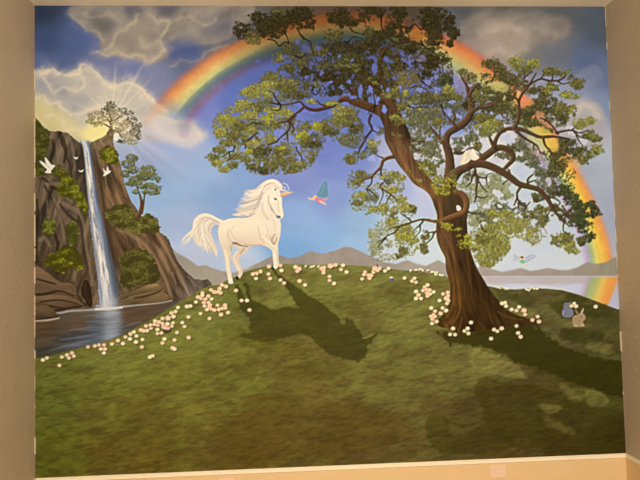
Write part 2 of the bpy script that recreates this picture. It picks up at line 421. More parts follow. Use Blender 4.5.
uu = np.clip((618 - XX - (YY - 277) * .36) / 36, 0, 1)
rc = ramp(uu, [(0, (240, 150, 66)), (.2, (244, 160, 66)), (.38, (236, 196, 84)), (.55, (182, 184, 104)), (.72, (166, 170, 128)), (.86, (200, 164, 190)), (1, (200, 182, 210))])
m = poly([(584, 277), (618, 277), (619.5, 305), (606, 306), (590, 300), (570, 294)], sm=False)
lay(blur(m, 1.2) * .9 * np.clip((1 - uu) * 4, 0, 1) * np.clip((620 - (YY - 277) * .36 - XX) / 3, 0, 1), rc, p_rr, .4)
lay(poly([(470, 276), (640, 275.6), (640, 277), (470, 277.2)], sm=False) * .5, (206, 192, 180))

# ================================================================ LEFT: CLIFFS, POOL, WATERFALL
p_pool = part('pool', None, 'painted dark rippled pool below the waterfall')
m = poly([(30, 318), (60, 314), (90, 306), (120, 308), (150, 304), (172, 301), (196, 292), (205, 284), (200, 320), (100, 370), (30, 370)], sm=False)
rip = np.clip((vnoise(34, 5, 81, 4, -.16) * .6 + vnoise(20, 2.2, 82, 3, -.05) * .4 - .5) * 1.7 + .5, 0, 1)
base = rbf([(45, 330, 78, 60, 38), (80, 325, 92, 76, 58), (60, 345, 80, 74, 70), (95, 335, 84, 90, 100), (110, 320, 104, 104, 104), (75, 350, 84, 84, 88), (130, 320, 84, 62, 42), (150, 315, 92, 72, 52), (165, 308, 84, 74, 64),
            (185, 298, 92, 86, 80), (110, 340, 126, 134, 146), (125, 335, 72, 70, 68), (45, 355, 70, 66, 50)])
lay(m, base * (.72 + .56 * rip[..., None]), p_pool)
for pts in ([(36, 320), (60, 318), (84, 313), (96, 314), (84, 326), (64, 336), (46, 344), (36, 346)], [(124, 308), (150, 305), (168, 304), (158, 314), (138, 322), (124, 320)]):
    lay(np.clip(blur(poly(pts), 1.6) * (.9 * rip + .05), 0, .5), (92, 70, 48), p_pool)
for pts in ([(60, 340, .5), (80, 337, 1.2), (98, 334, .6)], [(86, 322, .5), (98, 321, 1), (106, 321, .5)], [(50, 350, .5), (70, 345, 1.2), (90, 341, .6)], [(120, 328, .4), (132, 324, .8), (142, 321, .4)], [(70, 330, .4), (84, 328, .8), (100, 327, .4)], [(84, 316, .4), (94, 315, .8), (104, 315, .4)]):
    stroke(pts, (118, 128, 142), p_pool, a=.45, soft=1.2)
lay(blur(poly([(105, 309), (118, 309), (120, 322), (117, 340), (108, 344), (105, 325)]), 3.0) * .7 * (.5 + .8 * rip), (160, 164, 172), p_pool)

rockn = np.clip((vnoise(5, 24, 91, 4, .3) - .5) * 1.5 + .5, 0, 1)
rockn2 = vnoise(5, 14, 92, 3, -.5)
p_cl = part('cliff', None, 'painted brown rock cliff left of the waterfall')
CL = [(28, 120), (38, 124), (50, 131), (60, 131), (68, 133), (76, 140), (82, 144), (86, 160), (88, 190), (90, 220), (94, 250), (98, 280), (100, 305), (88, 307), (30, 320)]
lay(poly(CL, sm=False, rough=.3), rbf([(45, 150, 90, 78, 52), (58, 145, 104, 86, 66), (70, 145, 112, 94, 74), (80, 160, 92, 76, 58), (70, 180, 104, 86, 66), (50, 190, 110, 90, 68), (40, 215, 92, 76, 56), (60, 215, 112, 92, 68), (75, 215, 118, 96, 72),
                                       (85, 230, 104, 84, 62), (45, 245, 84, 66, 46), (78, 255, 92, 74, 52), (88, 285, 116, 92, 64), (70, 275, 84, 66, 42), (55, 270, 72, 54, 32)]) * (.50 + .80 * rockn[..., None]), p_cl)
# fissures and lit ridges of the left cliff
for pts, c in (
        ([(60, 133, 1.5), (63, 142, 2.2), (66, 152, 1.6), (64, 162, 1)], (58, 44, 30)), ([(52, 140, .8), (54, 150, 1.2), (51, 160, 1)], (64, 50, 36)), ([(66, 155, 1), (70, 165, 1), (72, 178, .8)], (70, 56, 42)),
        ([(81, 146, .8), (83, 160, 1.5), (85, 180, 1.5), (86, 200, 1.2)], (74, 62, 48)), ([(76, 150, .8), (78, 170, .8), (77, 185, .6)], (78, 64, 50)),
        ([(42, 178, 1), (48, 182, 1), (53, 187, 1.4), (58, 190, 1)], (54, 40, 26)), ([(45, 186, 1), (50, 196, 1.2), (56, 206, 1.2), (62, 220, 1.3), (66, 236, 1.4), (68, 248, 1)], (66, 50, 34)),
        ([(60, 204, .8), (66, 212, 1.2), (72, 218, 1.4), (78, 222, 1)], (64, 50, 36)), ([(78, 215, .8), (82, 230, 1.2), (84, 250, 1.2), (88, 268, 1)], (72, 56, 40)), ([(37, 200, 1), (38, 220, 1), (36, 240, 1.4), (37, 262, 1.4)], (56, 42, 28)),
        ([(54, 232, 1.2), (58, 244, 1.4), (56, 254, 1)], (54, 38, 22)), ([(70, 248, 1), (76, 252, 2), (80, 262, 1.5)], (76, 58, 38)), ([(44, 206, .8), (43, 216, .8), (48, 204, .5)], (70, 54, 38))):
    stroke([(q[0], q[1], q[2] * 1.15) for q in pts], np.array(c) * .8, p_cl, a=.72, soft=1.3)
for pts in ([(56, 136, .8), (57, 150, 1), (59, 170, .8)], [(70, 138, 1.2), (73, 150, 1.3), (75, 170, .9)], [(47, 200, .6), (48, 212, .9)], [(54, 200, 1.5), (59, 212, 2), (63, 228, 1.6), (66, 244, 1)], [(64, 204, 2), (72, 208, 2.4), (80, 214, 1.6), (84, 226, 1.2), (86, 244, 1.3), (89, 262, 1.4), (93, 285, 1.4)],
            [(48, 184, 1.4), (55, 184, 2), (61, 186, 1.2)], [(40, 240, 2), (45, 238, 2.2), (50, 246, 1.5)], [(60, 190, 1), (66, 196, 1.4), (72, 202, 1.5)], [(74, 280, 1.5), (76, 272, 1.8), (82, 266, 1.6)], [(50, 172, 1), (42, 176, 1)]):
    stroke(pts, (136, 114, 90), p_cl, a=.62, soft=2.0)
# cave
p_cave = part('cave', p_cl, 'small dark painted cave at the foot of the cliff')
lay(poly([(82, 286), (84, 281), (87, 280), (90, 285), (92, 295), (92, 306), (88, 306), (84, 299), (81, 292)]), (50, 34, 20), p_cave)
lay(poly([(83, 285), (85, 282), (87, 284), (87, 292), (90, 303), (86, 300), (83, 292)]) * .5, (66, 48, 32))

p_bo = part('boulder', None, 'painted smooth brown boulders beside the pool')
for pts, c in (
        ([(28, 266), (38, 266), (46, 271), (56, 279), (62, 282), (72, 283), (76, 292), (82, 300), (86, 306), (70, 309), (50, 312), (28, 318)], (112, 90, 62)),
        ([(28, 298), (40, 295), (54, 294), (66, 295), (78, 300), (84, 306), (66, 309), (28, 316)], (106, 84, 56)),
        ([(28, 305), (40, 304), (50, 306), (56, 312), (59, 317), (46, 320), (28, 321)], (98, 78, 52))):
    m = poly(pts); ys = [q[1] for q in pts]
    g = np.clip((YY - min(ys)) / (max(ys) - min(ys)), 0, 1)
    n = vnoise(22, 4, int(ys[0] * 7), 3, .25)
    lay(np.clip(blur(m, 1.0) * 1.3, 0, 1), (58, 44, 28), p_bo)
    dd = np.clip((m - blur(m, 2.2)) * 2, 0, 1)
    lay(m, np.array(c) * np.array([1.0, .96, .98]) * (1.24 - .6 * g[..., None] - .5 * dd[..., None]) * (.84 + .3 * n[..., None]), p_bo)
    stroke([(q[0], q[1] + 1.6, .9) for q in pts[1:7]], np.array(c) * 1.3, p_bo, a=.5, soft=1.6)
for pts in ([(28, 295, 1.2), (45, 294, 1.5), (60, 291, 1), (74, 296, .8)], [(40, 302, .8), (60, 300, .8), (78, 304, .6)], [(50, 306, 1), (62, 308, .8)], [(34, 278, .8), (48, 282, 1), (56, 284, .6)]):
    stroke(pts, (52, 39, 26), p_bo, a=.85, soft=1.0)

p_cr = part('cliff', None, 'painted brown rock cliff right of the waterfall, sloping to the pool')
CR = [(90, 143), (97, 140), (106, 135), (110, 128), (114, 132), (113, 142), (117, 156), (120, 162), (123, 176), (125, 186), (129, 196), (133, 205), (140, 216), (150, 216), (158, 222), (160, 232), (168, 238), (172, 248), (178, 262), (186, 272), (195, 279),
      (203, 280), (208, 279), (213, 285), (205, 289), (196, 292), (188, 299), (172, 302), (150, 304), (120, 307), (108, 306), (108, 280), (104, 240), (97, 200), (92, 170)]
lay(poly(CR, sm=False, rough=.25), rbf([(96, 150, 108, 88, 66), (105, 140, 122, 100, 76), (100, 180, 104, 80, 56), (112, 180, 112, 86, 58), (118, 200, 116, 88, 60), (108, 230, 84, 62, 42), (115, 245, 88, 64, 42), (125, 235, 118, 90, 62), (140, 240, 122, 94, 66),
                                       (150, 235, 106, 80, 54), (160, 250, 132, 102, 72), (165, 265, 124, 96, 68), (175, 280, 106, 82, 58), (190, 285, 112, 96, 82), (204, 285, 108, 94, 80), (130, 295, 100, 80, 52), (150, 290, 104, 82, 54), (112, 290, 96, 80, 62), (150, 270, 86, 68, 36)]) *
    (.52 + .84 * np.clip((vnoise(4, 24, 95, 4, -.42) - .5) * 1.4 + .5, 0, 1)[..., None]), p_cr)
for pts, c, a in (
        ([(94, 150, 1), (98, 165, 1.5), (101, 185, 1.6), (104, 205, 1.5), (107, 225, 2), (111, 250, 2.5), (114, 270, 2)], (64, 48, 34), .6), ([(103, 160, .7), (105, 175, .8), (108, 195, .8)], (150, 120, 86), .6),
        ([(99, 144, .7), (101, 152, 1), (103, 160, .8)], (152, 122, 88), .7), ([(119, 168, 1), (122, 182, 1.3), (126, 196, 1)], (142, 112, 80), .7), ([(116, 195, .8), (119, 205, 1)], (146, 116, 82), .6),
        ([(118, 229, 2), (126, 232, 2), (136, 238, 2.2), (146, 246, 2), (154, 256, 1.8), (160, 268, 1.6), (166, 280, 1.4), (171, 298, 1.2)], (148, 116, 82), .7),
        ([(122, 236, 1), (130, 244, 1), (134, 252, 1)], (84, 62, 42), .6), ([(158, 234, 1.5), (164, 244, 2), (169, 254, 1.6), (175, 266, 1.4)], (150, 120, 88), .65), ([(148, 244, 1), (158, 258, 1.4), (166, 274, 1.3), (173, 290, 1)], (92, 70, 48), .5),
        ([(172, 273, 1), (176, 283, .8)], (158, 128, 94), .6), ([(152, 236, 2), (160, 246, 1.6)], (76, 56, 36), .6), ([(133, 205, .8), (139, 214, 1)], (76, 58, 40), .8), ([(188, 276, 1), (196, 286, 1)], (134, 118, 102), .5), ([(200, 284, 1), (206, 282, .8), (210, 285, .6)], (90, 78, 66), .6),
        ([(180, 268, 1.2), (186, 280, 1.4), (190, 292, 1)], (92, 74, 60), .5), ([(112, 286, 1), (118, 284, .8)], (110, 110, 100), .4)):
    stroke(pts, c, p_cr, a=a, soft=1.5)
p_bo2 = part('boulder', None, 'painted long brown rock slabs at the right of the waterfall foot')
for pts, c in (([(118, 297), (130, 292), (144, 286), (154, 283), (162, 287), (168, 296), (172, 301), (150, 304), (118, 306)], (112, 90, 58)), ([(118, 298), (134, 295), (150, 292), (162, 291), (169, 299), (150, 304), (118, 307), (112, 304)], (118, 94, 62))):
    m = poly(pts); n = vnoise(24, 3.5, int(pts[1][1]), 3, -.25)
    gg = np.clip((YY - 283) / 24, 0, 1)[..., None]
    lay(np.clip(blur(m, 1.0) * 1.3, 0, 1), (56, 42, 26), p_bo2)
    lay(m, np.array(c) * (1.22 - .42 * gg) * (.72 + .5 * n[..., None]), p_bo2)
for pts in ([(135, 298, 1), (146, 296, 1), (158, 292, .9), (162, 289, .6)], [(119, 300, .7), (128, 297, .6)]):
    stroke(pts, (60, 44, 26), p_bo2, a=.8, soft=1)
stroke([(34, 321, .5), (48, 320, .8), (59, 318, .6)], (196, 178, 146), p_pool, a=.8)
stroke([(57, 313, .6), (72, 311, .8), (88, 310, .9), (104, 309, 1.3), (118, 307, .9), (140, 305, .7), (160, 303, .6), (172, 300.5, .5)], (176, 164, 146), p_pool, a=.8)

# waterfall
p_wf = part('waterfall', None, 'tall painted white and blue waterfall plunging between the cliffs')
wl = [(80, 141), (83, 146), (84.5, 160), (86, 180), (88, 200), (91, 225), (94, 250), (97, 275), (101, 295), (100, 308)]
wr_ = [(90, 141), (91, 148), (93.5, 165), (97, 185), (100, 205), (106, 230), (111, 252), (116, 272), (119, 292), (119, 308)]
wf = blur(poly(wl + wr_[::-1], sm=False), 1.0)
ys = np.array([q[1] for q in wl]); lx = np.interp(YY, ys, [q[0] for q in wl]); rx = np.interp(YY, [q[1] for q in wr_], [q[0] for q in wr_])
uw = np.clip((XX - lx) / np.maximum(rx - lx, 1), 0, 1)
colw = ramp(uw, [(0, (112, 116, 118)), (.12, (176, 172, 168)), (.28, (232, 216, 202)), (.42, (206, 188, 172)), (.55, (176, 172, 172)), (.68, (124, 136, 152)), (.85, (98, 112, 130)), (1, (82, 84, 88))])
strk = vnoise(.9, 16, 97, 4, -.16) * .6 + .4 * np.random.RandomState(3).rand(64)[np.clip((uw * 22 + np.sin(YY / 11.0) * 1.5).astype(int) % 64, 0, 63)]
strk = np.clip(strk * .6 + .7 * vnoise(1.6, 22, 98, 3, -.17) - .12, 0, 1)
lay(wf * (.97 - .35 * uw ** 4), colw * (.62 + .66 * strk[..., None]), p_wf, .4)
for k in range(60):
    y = 145 + k * 2.7; u0 = .22 + .35 * rng.rand(); xl = np.interp(y, ys, [q[0] for q in wl]); xr = np.interp(y, [q[1] for q in wr_], [q[0] for q in wr_])
    if y > 293: continue
    x = xl + (xr - xl) * u0
    stroke([(x, y, .5), (x + 1.2, y + 7, .8), (x + 1.8 + rng.rand(), y + 14, .4)], [(250, 232, 212), (240, 228, 218), (140, 148, 162), (124, 134, 150)][rng.randint(4)], p_wf, a=.6)
stroke([(83, 141, 1.2), (85, 146, 1), (86, 156, 1)], (206, 212, 224), p_wf, a=.8)
lay(np.exp(-(np.hypot((XX - 109) / 1.25, YY - 303) / 7.5) ** 2) * .75, (200, 194, 192), p_wf, .5)
stroke([(96, 309, 1.2), (110, 308.5, 1.6), (122, 307.5, .9)], (222, 212, 196), p_wf, a=.8)

# shrubs on the rocks
VIV = [(70, 66, 26), (106, 106, 36), (146, 144, 56)]; DKG = [(64, 58, 24), (90, 86, 34), (118, 112, 48)]; FRN = [(70, 64, 28), (102, 98, 40), (136, 128, 60)]
p = part('shrub', None, 'painted green moss and shrubs at the upper left edge of the cliff')
leafpatch([(30, 118), (38, 120), (42, 126), (48, 130), (50, 138), (48, 150), (50, 162), (60, 166), (66, 176), (62, 182), (50, 174), (38, 176), (30, 176)], p, [(66, 62, 24), (92, 92, 32), (122, 122, 44)], 420, seed=5)
p = part('shrub', None, 'painted bright green shrubs hanging down beside the waterfall')
leafpatch([(60, 170), (68, 175), (76, 182), (80, 190), (85, 198), (88, 210), (84, 214), (78, 204), (70, 198), (60, 196), (56, 188), (62, 182)], p, [(72, 70, 18), (116, 114, 28), (158, 150, 44)], 330, seed=6)
p = part('shrub', None, 'small round painted shrub in a cleft of the left cliff, nearer the corner')
leafpatch([(43, 222), (50, 219), (55, 224), (55, 232), (50, 237), (44, 234)], p, VIV, 110, seed=7)
p = part('shrub', None, 'tall narrow painted shrub in a cleft nearer the waterfall')
leafpatch([(66, 224), (73, 221), (78, 228), (79, 236), (76, 246), (70, 246), (66, 236)], p, VIV, 140, seed=8)
p = part('shrub', None, 'wide bright painted shrub above the cave')
leafpatch([(46, 258), (58, 250), (66, 246), (76, 250), (80, 256), (84, 265), (80, 270), (70, 269), (62, 273), (52, 268), (46, 264)], p, [(70, 64, 16), (110, 106, 24), (156, 146, 40)], 300, seed=9)
p = part('shrub', None, 'bright painted shrub high on the right cliff')
leafpatch([(100, 152), (104, 147), (112, 146), (117, 153), (119, 162), (112, 165), (103, 161)], p, [(70, 66, 20), (116, 112, 30), (152, 144, 40)], 170, seed=10)
p = part('shrub', None, 'wide painted ledge of shrubs under the slender cliff tree')
leafpatch([(106, 212), (114, 206), (126, 204), (134, 210), (140, 217), (148, 213), (156, 219), (160, 228), (156, 234), (144, 234), (130, 232), (116, 227), (108, 220)], p, FRN, 480, seed=12)
p = part('shrub', None, 'large dark green painted shrub low on the right cliff')
leafpatch([(120, 258), (126, 252), (136, 249), (146, 251), (154, 258), (158, 268), (160, 278), (154, 283), (142, 285), (128, 288), (120, 282), (122, 270)], p, DKG, 520, seed=13)

# sun tree on the right cliff top
p_t1 = part('small_tree', None, 'small painted tree on the cliff top with the sun shining through it')
p_t1t = part('trunk', p_t1, None); p_t1f = part('foliage', p_t1, None)
stroke([(104, 141, 2.2), (109, 137, 2), (111, 130, 1.8), (111, 122, 1.4), (109, 112, .9), (107, 106, .6)], (120, 98, 68), p_t1t)
for b in ([(111, 130, 1.2), (118, 132, .8), (122, 138, .6)], [(111, 125, 1), (118, 118, .8), (126, 112, .5)], [(110, 122, 1), (102, 114, .7)], [(111, 128, .9), (104, 124, .7), (98, 122, .5)], [(112, 120, .8), (120, 124, .6), (134, 124, .4)]):
    stroke(b, (112, 92, 62), p_t1t)
for x, y, rx, ry, k in ((111, 104, 5, 3, 0), (108, 108, 6, 3, 0), (114, 109, 5, 3, 0), (104, 111, 4, 2.5, 0), (123, 110, 4, 2.6, 0), (129, 113, 5, 3, 0), (119, 115, 5, 3, 1), (96, 115, 7, 4, 1), (91, 122, 5, 3, 2), (97, 124, 6, 3, 2), (103, 119, 5, 3, 1), (110, 116, 5, 4, 1),
                        (132, 120, 6, 4, 0), (136, 126, 6, 4, 0), (126, 124, 6, 4, 1), (121, 128, 6, 3, 1), (134, 132, 7, 4, 0), (128, 136, 7, 4, 1), (138, 137, 4, 3, 0), (122, 142, 5, 1.6, 3), (118, 132, 5, 3, 1), (131, 142, 8, 2.6, 2), (113, 112, 5, 3, 1), (90, 116, 3, 3, 1), (116, 122, 4, 3, 1)):
    pal = [[(92, 84, 62), (122, 112, 84)], [(140, 124, 88), (184, 162, 118)], [(130, 122, 60), (164, 152, 84)], [(50, 44, 30), (96, 84, 52)]][k]
    for q in range(int(rx * ry * 2.4)):
        t = rng.rand() * 6.28; r = math.sqrt(rng.rand())
        w = rng.rand(); c = np.array(pal[0]) * (1 - w) + np.array(pal[1]) * w
        dab(x + math.cos(t) * r * rx, y + math.sin(t) * r * ry, .5 + .6 * rng.rand(), .5 + .3 * rng.rand(), rng.rand() * 3, c, p_t1f, a=.8)
for k in range(70):
    t = rng.rand() * 6.28; r = rng.rand() * 15
    dab(116 + math.cos(t) * r * 1.2, 124 + math.sin(t) * r * .8, .7, .5, rng.rand() * 3, (246, 222, 172), None, a=.6)

# slender cliff tree
p_t2 = part('small_tree', None, 'slender painted tree on the right cliff ledge')
p_t2t = part('trunk', p_t2, None); p_t2f = part('foliage', p_t2, None)
stroke([(138, 216, 2.8), (140.5, 211, 2), (141.5, 204, 1.6), (140.5, 197, 1.2), (138, 190, .8), (136, 182, .5)], (98, 68, 46), p_t2t, lit=(126, 92, 64), dark=(70, 48, 34))
stroke([(142, 213, 1.2), (143.5, 204, 1.1), (144.5, 196, .8), (147, 188, .5)], (96, 62, 38), p_t2t)
for x, y, rx, ry in ((132, 158, 6, 4.5), (128, 164, 7, 4), (126, 174, 5, 4), (133, 170, 6, 4), (135, 180, 7, 4), (130, 184, 5, 3), (148, 170, 8, 5), (143, 176, 7, 5), (152, 176, 6, 4), (142, 185, 7, 4), (150, 186, 6, 3.5), (156, 188, 6, 3.5), (154, 193, 6, 2.4), (136, 192, 4, 2.4),
                     (146, 192, 4, 2.5), (158, 180, 3, 3)):
    for q in range(int(rx * ry * 2.8)):
        t = rng.rand() * 6.28; r = math.sqrt(rng.rand()); v = math.sin(t) * r
        w = np.clip(.45 - .5 * v + .4 * (rng.rand() - .5), 0, 1); c = np.array((72, 74, 40)) * (1 - w) + np.array((132, 128, 70)) * w
        dab(x + math.cos(t) * r * rx, y + v * ry, .6 + .7 * rng.rand(), .5 + .3 * rng.rand(), rng.rand() * .8 - .4, c, p_t2f, a=.85)

# ================================================================ HILL
p_hill = part('grassy_hill', None, 'painted olive green grassy hill filling the lower half')
TOP = [(30, 360), (36, 358.5), (55, 355), (70, 350), (90, 345.5), (108, 340), (125, 334), (140, 325), (155, 317.5), (168, 309), (180, 301.5), (190, 296.5), (200, 290), (210, 286), (220, 284.5), (227, 280), (235, 277), (243, 272.5), (255, 268.5), (270, 265.5),
       (285, 263.7), (300, 264.5), (320, 265.5), (345, 264.8), (365, 266), (380, 267.5), (400, 270), (420, 271.5), (440, 275), (455, 279), (475, 283), (488, 286), (500, 288.5), (515, 289.5), (530, 288), (545, 288.5), (562, 290), (580, 295), (600, 302.5), (617, 309), (640, 312)]
hm = poly(TOP + [(640, 490), (20, 490)], sm=False)
g1 = vnoise(26, 9, 101, 4, -.18); g2 = vnoise(7, 2.4, 102, 3, -.22); g3 = vnoise(60, 26, 103, 3, -.3); g4 = vnoise(3, 1.4, 104, 2, -.2)
gb = rbf([(60, 370, 112, 112, 36), (110, 352, 122, 120, 44), (160, 340, 120, 118, 42), (200, 310, 118, 114, 44), (240, 285, 104, 102, 38), (290, 275, 122, 118, 46), (340, 275, 124, 120, 48), (380, 280, 122, 118, 46), (420, 285, 116, 112, 44), (330, 295, 114, 108, 40),
          (60, 400, 100, 98, 30), (60, 450, 96, 92, 22), (110, 400, 110, 104, 32), (110, 450, 104, 92, 26), (180, 385, 114, 108, 34), (190, 420, 112, 102, 32), (240, 400, 112, 106, 34), (250, 430, 106, 90, 30), (300, 385, 112, 104, 36), (320, 420, 106, 92, 34), (380, 385, 112, 104, 38),
          (400, 340, 116, 110, 42), (440, 370, 110, 102, 40), (380, 430, 100, 84, 32), (330, 450, 96, 80, 26), (250, 455, 102, 84, 24), (150, 460, 104, 88, 24), (430, 400, 106, 94, 36), (470, 360, 112, 104, 42), (470, 420, 88, 76, 28),
          (520, 300, 96, 90, 40), (560, 310, 100, 92, 40), (600, 320, 86, 80, 32), (550, 335, 96, 88, 40), (520, 400, 84, 74, 28), (560, 400, 86, 78, 28), (600, 400, 88, 82, 28), (560, 440, 76, 64, 20), (610, 440, 70, 60, 14), (500, 445, 92, 76, 26)])
g5 = np.clip((vnoise(17, 8, 115, 5, -.2) - .5) * 5 + .5, 0, 1); g6 = np.clip((vnoise(34, 14, 116, 5, -.22) - .52) * 6 + .5, 0, 1)
bias = rbf([(100, 370, -.1, 0, 0), (60, 440, -.02, 0, 0), (110, 460, .08, 0, 0), (150, 400, .04, 0, 0), (190, 380, -.1, 0, 0), (260, 430, .14, 0, 0), (250, 370, .0, 0, 0), (350, 440, .12, 0, 0), (300, 400, .05, 0, 0), (200, 330, -.2, 0, 0), (330, 290, -.16, 0, 0),
            (400, 380, -.06, 0, 0), (440, 430, .04, 0, 0), (560, 430, .1, 0, 0), (480, 370, -.06, 0, 0), (380, 300, .0, 0, 0), (560, 310, .0, 0, 0)])[..., 0]
n7 = vnoise(24, 7, 117, 5, -.16); mb = np.clip((n7 - .5 + bias) * 10 + .5, 0, 1)
tex = .90 + .06 * g1 + .08 * g3 + .07 * g5 - .0 * g6
tex = tex + np.clip((g2 - .5) * 1.3, -.34, .22) * .26 + (g4 - .5) * .08
lay(hm, gb * tex[..., None] * (np.array([1.0, 1.01, 1.22]) * (1 - mb[..., None]) + np.array([.93, .88, 1.08]) * mb[..., None]), p_hill)
IDH = ID == p_hill
# mounded tufts: dark undersides, light tops
br = vnoise(16, 7, 105, 3, -.25)
for k in range(3400):
    x = 36 + rng.rand() * 590; y = 285 + rng.rand() * 190
    j = int((y - Y0) * S); i = int((x - X0) * S)
    if j >= NY or i >= NX or not IDH[j, i] or y < 292 and rng.rand() < .5: continue
    c = IM[j, i]; a_ = -.25 + .5 * (rng.rand() - .5); s = .6 + .8 * rng.rand() + (y - 280) / 260.
    if br[j, i] > .52:
        stroke([(x - 2.2 * s, y + .5, .3), (x, y - .35, .55 * s), (x + 2.2 * s, y - .2 + a_, .3)], c * 1.06 + 2, None, a=.4, sm=False)
    else:
        stroke([(x - 2.2 * s, y, .3), (x, y + .3, .6 * s), (x + 2.0 * s, y - .5, .3)], c * .85, None, a=.38, sm=False)


_pz = vnoise(16, 8, 711, 5, -.15)


def shade(pts, col, a, rough=1.2, seed=1, bl=1.0, name=None):
    m = poly(pts, sm=False, rough=rough, seed=seed)
    if bl > 1: m = np.clip((blur(m, 5) - .5 + (_pz - .5) * .9) * 5 + .5, 0, 1)
    m = blur(m, min(bl, 1)) * a * (.86 + .28 * (g1 - .5) + .3 * (g2 - .5))
    c = np.array(col)[None, None] * (.8 + .4 * g2[..., None])
    mm = np.clip(m, 0, 1) * hm
    lay(mm, c, name, .4)

# brown patches and painted shadows on the grass
for pts, a_, c in (([(250, 395), (290, 398), (330, 402), (400, 415), (420, 430), (380, 450), (300, 455), (230, 462), (200, 450), (215, 430), (240, 415)], .5, (92, 72, 24)),
                ([(424, 424), (434, 412), (446, 413), (452, 424), (444, 434), (456, 436), (476, 430), (500, 424), (516, 440), (500, 452), (440, 456), (432, 446)], .62, (62, 55, 14)),
                ([(476, 376), (500, 378), (520, 384), (560, 392), (600, 404), (624, 412), (625, 448), (560, 452), (510, 446), (488, 428), (480, 410), (472, 394)], .6, (62, 54, 14)),
                ([(520, 365), (540, 360), (600, 375), (624, 388), (624, 405), (590, 400), (555, 388)], .3, (60, 56, 12)),
                ([(120, 400), (150, 395), (160, 408), (130, 420), (110, 412)], .4, (92, 74, 24)), ([(90, 430), (150, 435), (160, 455), (100, 450)], .35, (94, 74, 24)),
                ([(160, 420), (185, 428), (180, 445), (150, 462), (140, 440)], .35, (88, 72, 22)), ([(225, 365), (260, 362), (256, 372), (232, 374)], .4, (82, 72, 24)), ([(290, 365), (320, 358), (360, 366), (310, 382), (270, 382)], .45, (92, 78, 28)),
                ([(60, 380), (90, 385), (110, 398), (80, 398)], .3, (88, 76, 26)), ([(380, 290), (410, 288), (418, 300), (395, 304), (378, 300)], .3, (78, 70, 24)),
                ([(330, 300), (350, 298), (372, 312), (350, 318)], .25, (84, 76, 26))):
    shade(pts, c, a_, 2.6, int(pts[0][0]), 1.6)
p_ush = part('unicorn_shadow', p_hill, 'painted dark shadow of the unicorn on the grass')
shade([(272, 269), (276, 271), (281, 276), (297, 287), (307, 294), (316, 299), (324, 305), (331, 311), (338, 316), (342, 324), (346, 324), (347, 318), (350, 321), (352, 319), (355, 325), (360, 332), (364, 340), (370, 338), (377, 334), (371, 342), (367, 346), (367, 352), (364, 359),
       (357, 362), (346, 359), (336, 357), (328, 354), (322, 349), (318, 345), (312, 339), (304, 334), (296, 335), (286, 337), (274, 341), (262, 342), (252, 340), (238, 336), (244, 333), (252, 334), (249, 328), (250, 322), (247, 316), (241, 309), (238, 300), (236, 291), (234, 285), (238, 284), (241, 290), (244, 297), (248, 301), (247, 294),
       (246, 288), (243, 285), (245, 282), (249, 284), (250, 292), (251, 299), (260, 303), (267, 307), (274, 310), (281, 308), (288, 306), (294, 308), (299, 308), (293, 299), (286, 287), (279, 279), (273, 272)], (64, 58, 20), .9, .6, 3, .6, p_ush)
shade([(216, 322), (244, 326), (262, 336), (290, 344), (316, 352), (300, 356), (262, 352), (240, 344), (224, 336)], (84, 76, 22), .45, 1.6, 4, 2.0, None)
for pts in ([(362, 341, 1.2), (370, 338, .8), (377, 333.5, .4)], [(346, 318, .5), (347, 324, .8)]):
    stroke(pts, (64, 58, 20), p_ush, a=.75)
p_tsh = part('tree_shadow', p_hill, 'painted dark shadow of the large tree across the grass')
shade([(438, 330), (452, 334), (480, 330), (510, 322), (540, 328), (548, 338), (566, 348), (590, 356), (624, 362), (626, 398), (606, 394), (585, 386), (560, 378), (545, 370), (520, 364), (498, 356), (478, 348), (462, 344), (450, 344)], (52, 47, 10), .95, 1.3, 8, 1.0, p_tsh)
for pts, a_ in (([(490, 290), (520, 292), (545, 298), (530, 306), (500, 300)], .4), ([(545, 300), (600, 306), (618, 314), (616, 322), (590, 318), (560, 318)], .45), ([(560, 326), (600, 330), (608, 340), (580, 346), (556, 340)], .5), ([(525, 320), (545, 326), (560, 336), (540, 336)], .5),
                ([(540, 288), (570, 292), (600, 302), (590, 306), (556, 297)], .45)):
    shade(pts, (58, 55, 18), min(1, a_ * 1.5), 1.5, int(pts[0][0] + 1), 1.2)
for pts, a_ in (([(500, 305), (530, 310), (550, 318), (530, 318), (508, 312)], .4), ([(560, 320), (575, 322), (600, 326), (590, 330), (562, 328)], .35), ([(560, 340), (596, 342), (620, 350), (618, 358), (596, 352)], .3), ([(590, 388), (612, 398), (606, 408), (586, 402), (578, 394)], .35),
                ([(540, 400), (565, 406), (560, 416), (540, 412)], .3), ([(560, 380), (585, 392), (600, 400), (575, 400), (558, 392)], .3), ([(540, 412), (560, 420), (580, 436), (600, 438), (590, 444), (560, 432), (540, 424)], .2),
                ([(470, 345), (500, 352), (520, 366), (535, 380), (500, 378), (470, 366)], .35)):
    shade(pts, (138, 130, 66), min(1, a_ * 1.7), 1.6, int(pts[0][0] + 2), 1.6)
shade([(216, 362), (150, 372), (70, 384), (60, 376), (120, 362), (180, 350)], (134, 128, 44), .15, 2, 9, 4)
stroke([(243, 272.5, .5), (262, 267, .6), (285, 264, .6), (345, 265, .5), (380, 267.5, .4)], (142, 136, 62), None, a=.35)
stroke([(36, 359, .6), (70, 350.5, .7), (108, 340.5, .7), (140, 325.5, .6), (168, 309.5, .6), (195, 294, .5)], (96, 92, 34), None, a=.4)

